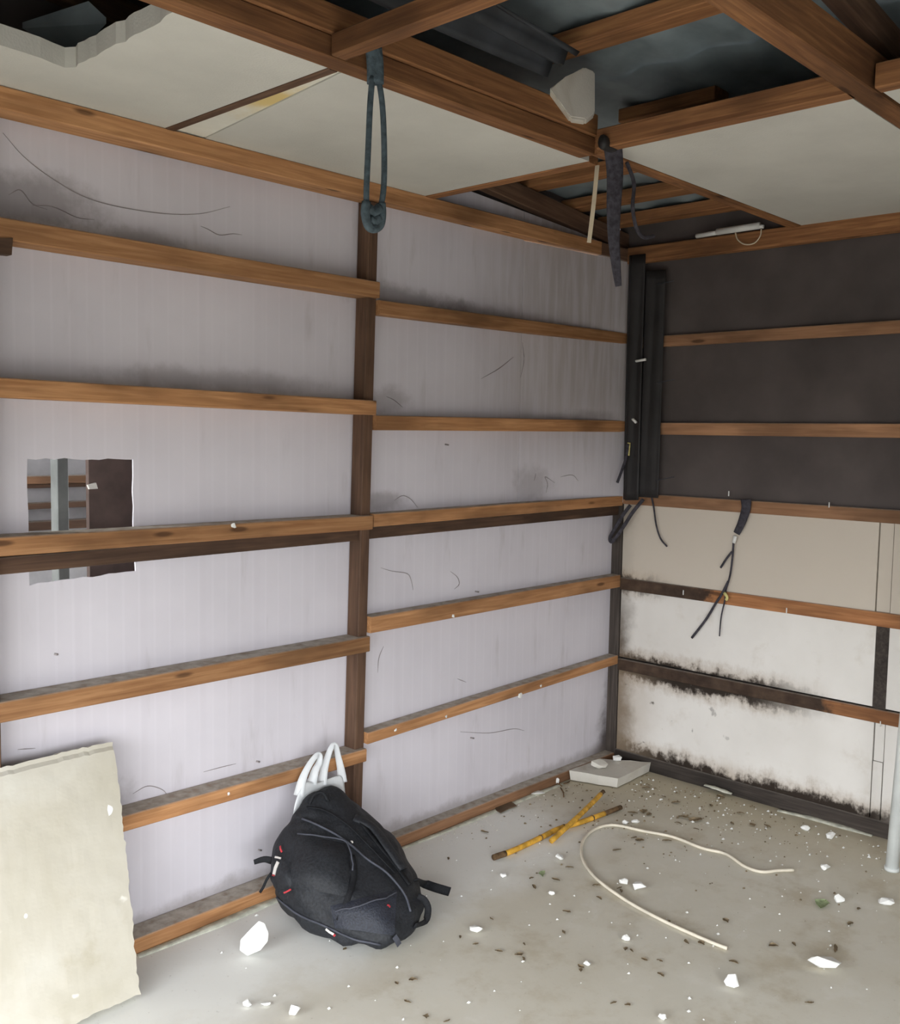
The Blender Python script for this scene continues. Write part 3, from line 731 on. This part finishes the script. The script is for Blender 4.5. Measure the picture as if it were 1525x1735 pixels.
# ------------------------------------------------------------------ white carrier bag hanging behind the backpack
def carrier():
    yb = -.026
    root = empty('carrier_bag', onL(540, 1400, yb))
    def sheet(name, rows, off):
        vs, fs = [], []; n = len(rows[0])
        for r_, row in enumerate(rows):
            for i, (x, y) in enumerate(row):
                p = onL(x, y, yb+off); p.y += .010*noise.noise(Vector((x*.05, y*.05, off*50))) ; vs.append(p)
        for r_ in range(len(rows)-1):
            for i in range(n-1): a = r_*n+i; fs.append((a, a+1, a+n+1, a+n))
        o = obj(name, vs, fs, 'film', root, None, True)
        md = o.modifiers.new('subdivision', 'SUBSURF'); md.levels = md.render_levels = 2
        md = o.modifiers.new('thickness', 'SOLIDIFY'); md.thickness = .0012; return o
    sheet('bag_front', [[(519, 1322), (529, 1327), (539, 1326), (552, 1322), (566, 1317), (582, 1312)],
                        [(508, 1338), (522, 1342), (540, 1342), (556, 1340), (571, 1334), (584, 1330)],
                        [(500, 1356), (516, 1362), (538, 1364), (558, 1362), (573, 1356), (585, 1352)],
                        [(496, 1376), (512, 1382), (538, 1388), (560, 1386), (574, 1380), (586, 1374)],
                        [(494, 1398), (512, 1404), (538, 1412), (560, 1410), (576, 1402), (587, 1394)]], -.014)
    sheet('bag_back', [[(514, 1330), (528, 1326), (542, 1324), (560, 1318), (574, 1312), (583, 1306)],
                       [(502, 1360), (520, 1362), (540, 1364), (560, 1360), (576, 1352), (585, 1346)],
                       [(494, 1398), (512, 1404), (538, 1412), (560, 1410), (576, 1402), (587, 1394)]], .012)
    sweep('handle', [onL(x, y, yb-.010) for x, y in [(506, 1348), (512, 1322), (523, 1298), (536, 1280), (542, 1280), (541, 1292), (534, 1306), (528, 1328)]], .019, 'film', root, .004, 5, 8, -FW, lambda t: 1.0-.5*math.sin(math.pi*t))
    sweep('handle', [onL(x, y, yb-.006) for x, y in [(545, 1330), (549, 1305), (556, 1280), (563, 1264), (569, 1264), (573, 1282), (578, 1306), (580, 1325)]], .019, 'film', root, .004, 5, 8, -FW, lambda t: 1.0-.5*math.sin(math.pi*t))
    tag(root, 'white plastic carrier bag with two upright handles behind the backpack', 'carrier bag')
carrier()

# ------------------------------------------------------------------ foam pieces on the floor
def chunk(px, py, w, h, label, group=None, mat='poly', z=0.0, seed=None, flat=.8, pts=18, name='foam_chunk'):
    """lump of foam whose foot shows at pixel (px, py); w, h its size in the photograph's pixels"""
    p = onF(px, py, z); d = (p-CP).dot(FW); s = d/FPX
    sd = int(px*7+py) if seed is None else seed
    bm = hull_bm((w*s*1.12, w*s*flat, max(.004, h*s*1.05)), pts, sd)
    mw = Matrix.Translation(p + Vector((FW.x, FW.y, 0)).normalized()*w*s*flat*.35) @ Matrix.Rotation(_y-math.pi/2, 4, 'Z')
    o = bmobj(name, bm, mat, None, mw); tag(o, label, 'foam chunk', group); return o
def big_chunk():
    bm = bmesh.new(); p = onF(428, 1624); d = (p-CP).dot(FW)/FPX
    out = [(405, 1600), (404, 1618), (418, 1627), (440, 1617), (452, 1602), (453, 1588), (446, 1572), (436, 1568), (424, 1580)]
    fr = Vector((FW.x, FW.y, 0)).normalized(); f, b = [], []
    for x, y in out:
        q = p + _rt*((x-428)*d) + Z*((1626-y)*d*1.02); f.append(bm.verts.new(q+fr*(.012+.1*q.z))); b.append(bm.verts.new(p + (q-p)*.86 + fr*.05 + Z*.0))
    bm.faces.new(f)
    for i in range(len(f)): bm.faces.new((f[i], f[(i+1) % len(f)], b[(i+1) % len(f)], b[i]))
    bm.faces.new(b[::-1])
    zm = min(v.co.z for v in bm.verts)
    for v in bm.verts: v.co.z -= zm-.0
    bmesh.ops.bevel(bm, geom=bm.edges[:], offset=.002, segments=1, affect='EDGES')
    o = bmobj('foam_chunk', bm, 'poly'); tag(o, 'largest white foam chunk, standing on its edge left of the backpack', 'foam chunk', 'white foam chunks on the floor')
big_chunk()
GC = 'white foam chunks on the floor'
for a in [(418, 1708, 17, 13, 'small white foam chunk, left of the pair in front of the largest chunk'),
          (449, 1706, 17, 11, 'small white foam chunk, right of the pair in front of the largest chunk'),
          (498, 1724, 20, 22, 'white foam chunk at the bottom edge of the picture below the backpack'),
          (808, 1582, 24, 14, 'white foam chunk right of the backpack strap, alone on the bare floor'),
          (1242, 1676, 25, 30, 'white foam chunk standing up beyond the end of the white cable'),
          (1402, 1648, 56, 24, 'long flat white foam chunk near the right edge of the floor'),
          (1424, 1532, 20, 18, 'square white foam chunk beside the grey-green leaf'),
          (1083, 1510, 26, 16, 'white foam chunk inside the loop of the white cable'),
          (1057, 1500, 18, 12, 'greyish foam chunk touching a leaf inside the cable loop'),
          (1060, 1596, 18, 12, 'rounded white foam crumb between the cable and the bottom edge'),
          (934, 1518, 13, 9, 'small white foam crumb below the green leaf by the sticks'),
          (949, 1459, 18, 10, 'white foam crumb just under the lower tip of the yellow sticks'),
          (996, 1638, 14, 8, 'white foam crumb in the middle of the empty front floor'),
          (1123, 1730, 14, 15, 'white foam chunk at the bottom edge below the cable end'),
          (1400, 1475, 18, 14, 'white foam crumb near the free end of the cable by the pole'),
          (1505, 1538, 28, 15, 'white foam chunk cut by the right picture edge'),
          (1366, 1410, 16, 12, 'white foam crumb near the sill of the mouldy wall'),
          (910, 1348, 27, 5, 'thin white foam sliver lying near the left wall'),
          (1410, 1423, 20, 14, 'white foam crumb heap nearest the sill under the right wall'),
          (853, 1487, 12, 8, 'white foam crumb left of the green leaf'),
          (944, 1330, 11, 12, 'white foam crumb beside the corner slab among twigs'),
          (1060, 1398, 11, 8, 'white foam crumb touching the top bend of the cable'),
          (1077, 1396, 14, 8, 'grey foam crumb touching the top bend of the cable')]:
    chunk(*a, group=GC)

def corner_slab():
    root = empty('foam_slab', onF(1030, 1330))
    top = [Vector(onF(x, y, .047)) for x, y in ((963, 1305), (1047, 1319), (1104, 1291), (1012, 1284))]
    top[2].x = min(top[2].x, -.004); top[3].y = min(top[3].y, -.004); top[0].y = min(top[0].y, -.004)
    pts = []
    for i in range(4):
        a, b = top[i], top[(i+1) % 4]
        for k in range(5):
            q = a.lerp(b, k/5); pts.append(q + Vector((random.uniform(-.004, .002), random.uniform(-.004, .001), random.uniform(-.002, .002))) if k else q)
    bm = bmesh.new(); tv = [bm.verts.new(p) for p in pts]; c = sum((p for p in pts), Vector())/len(pts)
    bv = [bm.verts.new((c.x+(p.x-c.x)*.97, c.y+(p.y-c.y)*.95-.0, .003)) for p in pts]
    bm.faces.new(tv); bm.faces.new(bv[::-1])
    for i in range(len(tv)): bm.faces.new((tv[i], bv[i], bv[(i+1) % len(tv)], tv[(i+1) % len(tv)]))
    bmobj('slab', bm, 'poly_dirty', root)
    tag(root, 'grubby white polystyrene slab lying flat on the floor in the corner', 'foam slab')
corner_slab()
chunk(1016, 1303, 32, 16, 'foam lump lying on the corner slab, nearer the left wall', GC, 'poly_dirty', .048)
chunk(1046, 1292, 16, 13, 'small foam lump lying on the corner slab, nearer the right wall', GC, 'poly', .048)

# ------------------------------------------------------------------ sticks
def stick(name, pts, r, label):
    P = [onF(x, y, r) for x, y in pts]; root = empty(name, (P[0].x, P[0].y, 0))
    path = catmull(P, 8)
    for i, q in enumerate(path): q.z = r*1.02+ (root.get('lift', 0))
    n = len(path); k0 = max(2, n//9); k1 = n-max(2, n//6)
    def seg(nm, pa, mat, rr): vs, fs = sweep_geo(pa, rr, None, 10, (0, 0, 1)); return obj(nm, vs, fs, mat, root, None, True)
    seg('bark_end', path[:k0+1], 'bark', r*1.06); seg('shaft', path[k0:k1+1], 'bamboo', r); seg('bark_end', path[k1:], 'bark', r*.95)
    for t in (.33, .55, .75):
        i = int(t*n); seg('node', [path[i], path[i]+(path[i+1]-path[i])*.4], 'bark', r*1.12)
    tag(root, label, 'stick', 'yellow sticks on the floor'); return root
stick('bamboo_stick', [(836, 1453), (870, 1441), (915, 1420), (945, 1405), (985, 1393), (1020, 1380), (1052, 1368)], .0105, 'longer yellow stick with dark ends lying bent across the floor')
def top_stick():
    P = [onF(934, 1425, .012), onF(975, 1388, .033), onF(1008, 1356, .030), onF(1022, 1341, .024)]
    root = empty('bamboo_stick', (P[0].x, P[0].y, 0)); path = catmull(P, 8); n = len(path)
    for nm, pa, mt, rr in (('shaft', path[:n-3], 'bamboo', .0105), ('bark_end', path[n-4:], 'bark', .009)):
        vs, fs = sweep_geo(pa, rr, None, 10, (0, 0, 1)); obj(nm, vs, fs, mt, root, None, True)
    tag(root, 'shorter straight yellow stick lying over the longer one, pointing at the slab', 'stick', 'yellow sticks on the floor')
top_stick()

# ------------------------------------------------------------------ cable, card, leaves
cb = [(1232, 1607), (1190, 1590), (1120, 1558), (1060, 1525), (1010, 1488), (987, 1455), (988, 1425), (1008, 1405), (1040, 1398), (1090, 1408), (1140, 1418), (1190, 1437), (1230, 1447), (1262, 1468), (1290, 1477), (1318, 1475), (1345, 1474)]
o = sweep('cable', [onF(x, y, .006) for x, y in cb], .0058, 'cable', None, None, 6, 8)
tag(o, 'white cable lying in an open loop on the concrete floor', 'cable')
o = slab_poly('card_scrap', [onF(x, y, .003) for x, y in ((838, 1364), (858, 1359), (863, 1357), (876, 1366), (862, 1371), (848, 1378), (840, 1373))], (0, 0, .003), 'cardboard')
tag(o, 'dark brown scrap of card on the floor by the left wall', 'card scrap')
def leaf(px, py, w, mat, label, group, ang=None, name='leaf'):
    p = onF(px, py, .001); s = (p-CP).dot(FW)/FPX; L = w*s; rnd = random.Random(int(px*13+py))
    a = rnd.uniform(0, 6.28) if ang is None else ang; vs, fs = [], []; n = 5; wid = rnd.uniform(.14, .34); bend = rnd.uniform(-.35, .35)
    for i in range(n+1):
        t = i/n; hw = L*wid*math.sin(math.pi*(.06+.9*t))*(1+.45*rnd.uniform(-1, 1)); zc = .002+.1*L*math.sin(math.pi*t)*rnd.uniform(.1, .6)
        for k, sx in enumerate((-1, 0, 1)): vs.append(((t-.5)*L, sx*hw+bend*L*(t-.5)**2*2, zc+(abs(sx)*L*.05)))
    for i in range(n):
        for k in range(2): q = i*3+k; fs.append((q, q+1, q+4, q+3))
    m = len(vs); vs += [(x, y, z-.0012) for x, y, z in vs]
    fs += [tuple(m+i for i in f[::-1]) for f in fs[:]]
    rim = [0, 1, 2] + [i*3+2 for i in range(1, n+1)] + [n*3+1, n*3] + [i*3 for i in range(n-1, 0, -1)]
    for i in range(len(rim)): a_, b_ = rim[i], rim[(i+1) % len(rim)]; fs.append((a_, b_, m+b_, m+a_))
    o = obj(name, vs, fs, mat, None, Matrix.Translation((p.x, p.y, .0005)) @ Matrix.Rotation(a, 4, 'Z'), True)
    tag(o, label, 'leaf', group); return o
leaf(918, 1481, 22, 'leaf_green', 'curled green leaf on the floor below the yellow sticks', 'green leaves', .5)
leaf(1392, 1532, 36, 'leaf_green', 'large grey-green leaf on the floor beside a square foam chunk', 'green leaves', .2)
GL = 'dry brown leaf scraps scattered on the concrete floor'
spots = [(820, 1410), (760, 1455), (941, 1491), (900, 1488), (905, 1503), (960, 1545), (955, 1580), (888, 1600), (880, 1618), (888, 1625), (1016, 1522), (1050, 1505), (1053, 1510), (965, 1470), (1046, 1441), (1162, 1596), (1188, 1598),
         (1092, 1626), (1118, 1628), (1244, 1630), (1416, 1608, 34), (1372, 1700), (1064, 1703), (983, 1638), (984, 1644), (806, 1600), (832, 1557), (1010, 1500), (1180, 1390, 30), (1160, 1385, 24), (1150, 1395), (1090, 1375, 22), (1100, 1380),
         (1072, 1378, 20), (1075, 1420), (1084, 1424), (1130, 1425), (1180, 1405), (1240, 1395), (1275, 1398), (1255, 1378), (1300, 1400), (1310, 1602), (1345, 1600), (1120, 1652), (700, 1660), (672, 1666), (690, 1698), (722, 1722), (758, 1731), (585, 1608), (780, 1588),
         (1060, 1608), (1070, 1611), (1455, 1540), (1440, 1565), (1230, 1560), (1040, 1700), (845, 1612), (1125, 1350), (1095, 1335), (1145, 1360), (1205, 1365), (1220, 1350)]
marks = {'the backpack': (600, 1590), 'the curled green leaf': (918, 1481), 'the large grey-green leaf': (1392, 1532), 'the thick end of the white cable': (1232, 1607), 'the far free end of the white cable': (1345, 1474),
         'the lower tip of the yellow sticks': (836, 1453), 'the upper tip of the yellow sticks': (1052, 1368), 'the flat slab in the corner': (1045, 1320), 'the chunk inside the cable loop': (1083, 1508), 'the upright chunk beyond the cable end': (1242, 1672),
         'the long flat foam chunk': (1402, 1645), 'the bottom picture edge below the cable': (1123, 1735), 'the top bend of the cable': (1040, 1398), 'the foam chunk right of the backpack': (808, 1578), 'the brown card scrap': (858, 1367), 'the lowest foam chunk below the backpack': (498, 1722),
         'the foot of the white pipe': (1511, 1474), 'the mortar ridge at the right sill': (1400, 1395), 'the leftmost bend of the cable': (986, 1440), 'the crumb in the middle of the front floor': (996, 1636)}
ords = ['closest', 'second closest', 'third closest', 'fourth closest', 'fifth closest', 'sixth closest', 'seventh closest', 'eighth closest', 'ninth closest', 'tenth closest', 'eleventh closest', 'twelfth closest']
rank = {}
for mk, (mx, my) in marks.items():
    for r_, q in enumerate(sorted(spots, key=lambda q: (q[0]-mx)**2+(q[1]-my)**2)): rank.setdefault(q, []).append((r_, mk))
for q in spots:
    w = (q[2] if len(q) > 2 else 11+((q[0]*7+q[1]*3) % 9))*.85
    r_, mk = min(rank[q])
    leaf(q[0], q[1], w, 'leaf', 'brown leaf scrap %s to %s' % (ords[min(r_, 11)], mk), GL, name='leaf_scrap')
# twigs beside the corner slab
tl = ['short dark twig beside the corner slab, the one farthest left', 'short dark twig beside the corner slab, the one nearest the sticks', 'short dark twig touching the near edge of the corner slab']
for i, (a, b) in enumerate([((938, 1325), (952, 1332)), ((950, 1335), (955, 1350)), ((955, 1328), (965, 1324))]):
    o = sweep('twig', [onF(*a, .004), onF((a[0]+b[0])/2+2, (a[1]+b[1])/2, .006), onF(*b, .004)], .003, 'bark', None, None, 3, 6)
    tag(o, tl[i], 'twig', 'twigs beside the corner slab')
# fine crumbs and grit too small to count
def litter(name, n, mat, smin, smax, label, region, seed):
    rnd = random.Random(seed); vs, fs = [], []; k = 0
    while k < n:
        x, y = region(rnd)
        if x > -.04 or y > -.03: continue
        s = rnd.uniform(smin, smax)*(rnd.random()**.6+.3); a = rnd.uniform(0, 6.28); b = len(vs); hgt = s*.7
        for i in range(4): vs.append((x+math.cos(a+i*1.57+rnd.uniform(-.4, .4))*s, y+math.sin(a+i*1.57)*s*rnd.uniform(.5, 1), .0))
        vs.append((x, y, hgt)); fs += [(b, b+1, b+4), (b+1, b+2, b+4), (b+2, b+3, b+4), (b+3, b, b+4), (b+3, b+2, b+1, b)]
        k += 1
    o = obj(name, vs, fs, mat); tag(o, label, 'litter', kind='stuff')
def reg_floor(r):
    return (r.uniform(-2.4, -.05), r.uniform(-2.0, -.05))
def reg_corner(r):
    t = r.random()**1.2; return (-.05-abs(r.gauss(0, .45)), -.05-abs(r.gauss(0, .6)))
def reg_right(r): return (-.06-abs(r.gauss(0, .25)), r.uniform(-1.5, -.25))
def reg_leftwall(r): return (r.uniform(-1.6, -.1), -.03-abs(r.gauss(0, .05)))
litter('foam_crumbs', 260, 'poly', .0015, .0065, 'tiny white foam crumbs sprinkled over the concrete floor', reg_floor, 1)
litter('corner_debris', 420, 'leaf', .002, .007, 'fine brown leaf debris strewn over the floor near the corner', reg_corner, 2)
litter('foam_dust', 170, 'poly', .002, .009, 'white foam dust on the floor along the mouldy right wall', reg_right, 3)
litter('wall_grit', 90, 'poly_dirty', .0015, .005, 'pale grit on the floor along the foot of the left wall', reg_leftwall, 4)

# ragged mortar along the sills (belongs to the floor)
def mortar(pts, r, zf=.35):
    path = catmull(pts, 4); vs, fs = sweep_geo(path, r, r*zf, 8, (0, 0, 1), lambda t: .55+.45*math.sin(math.pi*min(1, max(0, t)))+.25*noise.noise(Vector((t*22, r*90, 0))))
    obj('mortar_ridge', vs, fs, 'mortar', floor, None, True)
mortar([onR(1195, 1330, -.02), onR(1215, 1336, -.025), onR(1240, 1345, -.02)], .018)
mortar([onF(1318, 1373), onF(1370, 1385), onF(1420, 1399), onF(1478, 1416)], .020)
mortar([(-2.55, -.012, 0), (-2.3, -.016, 0), (-2.1, -.010, 0), (-1.95, -.014, 0)], .022)
mortar([(-1.5, -.006, 0), (-1.1, -.010, 0), (-.7, -.006, 0), (-.4, -.012, 0)], .016)

# ------------------------------------------------------------------ pole at the right edge
def pole():
    b = onF(1511, 1474); root = empty('pipe', b)
    top = b + Vector((.05, -.075, 2.43)); 
    vs, fs = sweep_geo([b, b.lerp(top, .5), top], .0235, None, 20, (1, 0, 0)); obj('tube', vs, fs, 'pipe', root, None, True)
    vs, fs = sweep_geo([b+Z*.0, b+Z*.012], .0265, None, 20, (1, 0, 0)); obj('foot_cap', vs, fs, 'pipe', root, None, True)
    tag(root, 'white upright pipe standing on the floor at the right edge', 'pipe')
pole()

# ------------------------------------------------------------------ things hanging from the frame
def rope_loop():
    t = onF(636, 92, 2.44); t = Vector((t.x, -.812, 2.50))
    a = onL(636, 95, -.815); d = -.83
    P = lambda x, y: onL(x, y, d)
    root = empty('rope_loop', P(632, 380))
    sweep('wrapped_end', [P(633, 82), P(635, 100), P(636, 120), P(636, 142)], .021, 'rope', root, .014, 4, 10, -FW)
    sweep('strand', [P(631, 130), P(627, 180), P(624, 250), P(621, 320), P(621, 360)], .0075, 'rope', root, None, 6, 8, -FW)
    sweep('strand', [P(641, 130), P(648, 180), P(651, 250), P(650, 320), P(643, 360)], .0075, 'rope', root, None, 6, 8, -FW)
    sweep('knot', [P(621, 342), P(619, 362), P(624, 382), P(634, 387), P(644, 380), P(647, 362), P(646, 344)], .0115, 'rope', root, None, 5, 8, -FW)
    sweep('knot', [P(624, 352), P(633, 360), P(643, 352)], .012, 'rope', root, None, 5, 8, -FW)
    sweep('knot', [P(626, 372), P(634, 376), P(641, 370)], .012, 'rope', root, None, 5, 8, -FW)
    tag(root, 'long grey-green rope loop hanging from the ceiling beam', 'rope')
rope_loop()
def cloth_strip():
    d = -.87
    P = lambda x, y: onL(x, y, d)
    root = empty('cloth_strip', P(1045, 480))
    sweep('strip', [P(1034, 222), P(1040, 262), P(1042, 300), P(1040, 350), P(1040, 400), P(1044, 450), P(1048, 485)], .026, 'rope_dark', root, .007, 6, 10, -FW, lambda t: 1.15-.75*t**1.5)
    sweep('knot', [P(1020, 240), P(1034, 246), P(1050, 244), P(1060, 232)], .022, 'black_sheet', root, .015, 5, 10, -FW)
    sweep('cord', [P(1062, 275), P(1074, 310), P(1072, 350), P(1078, 385), P(1090, 402), P(1108, 400)], .006, 'rope_dark', root, None, 6, 8, -FW)
    tag(root, 'dark ragged cloth strip knotted round the beam joint near the corner', 'cloth')
cloth_strip()
o = sweep('batten_strip', [onL(1012, 280, -.70), onL(1006, 345, -.70), onL(998, 411, -.70)], .0095, 'cream', None, .003, 3, 4, -FW)
tag(o, 'thin cream strip dangling from the ceiling nogging', 'strip')
# foam block on the beam in the loft
def loft_block():
    c = Vector((-1.50, -.790, 2.57)); root = None
    bm = bmesh.new(); fr = [onL(x, y, -.835) for x, y in ((966, 199), (992, 203), (1008, 190), (1008, 120), (990, 112), (958, 130), (930, 150))]
    f = [bm.verts.new(p) for p in fr]; dv = Vector((.07, .055, .0))
    b = [bm.verts.new(p+dv) for p in fr]
    bm.faces.new(f); bm.faces.new(b[::-1])
    for i in range(7): bm.faces.new((f[i], b[i], b[(i+1) % 7], f[(i+1) % 7]))
    bmesh.ops.bevel(bm, geom=bm.edges[:], offset=.005, segments=2, affect='EDGES')
    o = bmobj('foam_block', bm, 'poly_dirty'); tag(o, 'white foam block perched on the beam under the open roof', 'foam block')
loft_block()
# white tube fitting with a curled wire under the right plate
def fitting():
    P = lambda x, y, o=-.05: onR(x, y, o)
    root = empty('lamp_holder', P(1235, 395))
    sweep('tube', [P(1180, 400), P(1222, 393)], .010, 'white', root, None, 2, 12); sweep('body', [P(1215, 393), P(1288, 382)], .014, 'white', root, None, 2, 12)
    sweep('end_cap', [P(1284, 383), P(1294, 384)], .008, 'white', root, None, 2, 10)
    sweep('wire', [P(1246, 394), P(1250, 406), P(1262, 414), P(1278, 412), P(1288, 400), P(1290, 388)], .0028, 'cream', root, None, 6, 6, -FW)
    tag(root, 'white tube holder with a curled wire fixed under the right wall plate', 'lamp holder')
fitting()
# black sheet covering the corner above the middle rail
def corner_sheet():
    root = empty('black_sheet', (-.03, -.08, 1.30))
    def drape(name, cols, mat, amp, fr):
        vs, fs = [], []; nz = 24; nc = 14
        for j in range(nz+1):
            t = j/nz
            for i in range(nc+1):
                s = i/nc; k = s*(len(cols)-1); a = min(int(k), len(cols)-2); u = k-a
                p0, p1 = cols[a], cols[a+1]
                P0 = Vector(p0[0]).lerp(Vector(p0[1]), t); P1 = Vector(p1[0]).lerp(Vector(p1[1]), t); p = P0.lerp(P1, u)
                w = math.sin(s*fr+t*1.3)*amp*(.4+.6*math.sin(math.pi*min(1, t+.1)))
                vs.append(p+Vector((-abs(w), -abs(w)*.35, 0)))
        for j in range(nz):
            for i in range(nc): a = j*(nc+1)+i; fs.append((a, a+1, a+nc+2, a+nc+1))
        o = obj(name, vs, fs, mat, root, None, True); md = o.modifiers.new('thickness', 'SOLIDIFY'); md.thickness = .0015
    drape('sheet', [((-.022, -.008, 2.42), (-.006, -.008, 1.285)), ((-.03, -.02, 2.42), (-.022, -.03, 1.28)), ((-.026, -.10, 2.42), (-.02, -.10, 1.285))], 'black_sheet', .010, 7)
    drape('flap', [((-.028, -.105, 2.34), (-.014, -.095, 1.30)), ((-.02, -.205, 2.34), (-.012, -.20, 1.30))], 'black_sheet', .006, 6)
    for y in (478, 645, 810):
        sweep('staple_line', [onR(1112, y+4, -.035), onR(1142, y-2, -.03)], .0018, 'seam', root, None, 2, 5)
    for (x, y, x2, y2) in [(1078, 612, 1094, 609), (1072, 710, 1078, 716)]:
        sweep('white_clip', [onR(x, y, -.05), onR(x2, y2, -.05)], .009, 'poly', root, .006, 2, 8)
    tag(root, 'black plastic sheet pinned over the upper room corner', 'plastic sheet')
corner_sheet()
# straps and wires on the rails near the corner
def wall_strap():
    P = lambda x, y, o=-.012: onR(x, y, o)
    root = empty('webbing_strap', P(1245, 905))
    sweep('fold', [P(1264, 846), P(1264, 862), P(1257, 885), P(1248, 904)], .025, 'rope_dark', root, .006, 5, 10, X, lambda t: 1-.35*t)
    sweep('tape', [P(1246, 908), P(1243, 920)], .009, 'white', root, .005, 3, 8, X)
    sweep('tail', [P(1243, 918), P(1241, 945), P(1237, 975), P(1230, 1000), P(1228, 1018, -.02), P(1222, 1045), P(1219, 1078)], .005, 'rope_dark', root, .003, 5, 8, X, lambda t: 1-.4*t)
    sweep('tail', [P(1240, 935), P(1230, 948), P(1221, 962)], .005, 'rope_dark', root, .003, 4, 8, X)
    sweep('tail', [P(1234, 985, -.02), P(1224, 1005, -.024), P(1213, 1022, -.02), P(1196, 1050), P(1172, 1081)], .006, 'rope_dark', root, .003, 5, 8, X)
    sweep('yellow_tape', [P(1227, 1004, -.028), P(1232, 1012, -.028), P(1230, 1017, -.028)], .007, 'yellow_tape', root, .003, 3, 8, X)
    tag(root, 'dark folded webbing strap with frayed tails over the right wall rails', 'strap')
wall_strap()
P_ = lambda x, y, o=-.05: onR(x, y, o)
o = sweep('strap_loop', [P_(1090, 846), P_(1072, 868), P_(1058, 890), P_(1044, 910), P_(1036, 918), P_(1034, 910), P_(1044, 892), P_(1056, 872), P_(1068, 856)], .009, 'rope_dark', None, .004, 6, 8, -FW)
tag(o, 'dark strap loop dangling at the corner below the black sheet', 'strap')
o = sweep('wire', [onR(1104, 842, -.01), onR(1108, 862, -.012), onR(1112, 890, -.014), onR(1119, 912, -.012), onR(1130, 926, -.01)], .004, 'rope_dark', None, None, 6, 8, -FW)
tag(o, 'curved dark wire hanging over the upper white foam sheet', 'wire')
def cord_tape():
    root = empty('cord', onL(1050, 815, -.02))
    sweep('cord', [onL(1064, 752, -.05), onL(1061, 775, -.05), onL(1054, 796, -.04), onL(1046, 818, -.03)], .007, 'rope_dark', root, .003, 5, 8, -FW)
    sweep('tape', [onL(1066, 750, -.052), onL(1064, 772, -.054)], .008, 'yellow_tape', root, .003, 3, 8, -FW)
    tag(root, 'short dark cord with yellowed tape beside the corner sheet', 'cord')
cord_tape()
# foam scraps stuck on the rails
for i, (x, y, w, lab) in enumerate([(396, 890, 12, 'white foam scrap stuck on the rail right of the wall opening'), (768, 1043, 8, 'white foam scrap stuck on the rail right of the middle post'), (881, 1178, 13, 'torn white scrap stuck on the lowest rail nearer the corner'),
                                (670, 1236, 8, 'white foam scrap on the lowest rail beside the middle post'), (917, 1162, 8, 'tiny white scrap on the lowest rail closest to the corner'), (387, 1345, 8, 'white foam scrap on the lowest rail behind the big slab'), (756, 1214, 7, 'tiny white foam scrap mid-way along the lowest rail')]):
    yy = -.006
    p = onL(x, y+w*.4, yy); s = (p-CP).dot(FW)/FPX; bm = hull_bm((w*s, .01, w*s), 12, i+40)
    o = bmobj('foam_scrap', bm, 'poly', None, Matrix.Translation(p)); tag(o, lab, 'foam scrap', 'foam scraps on the rails')
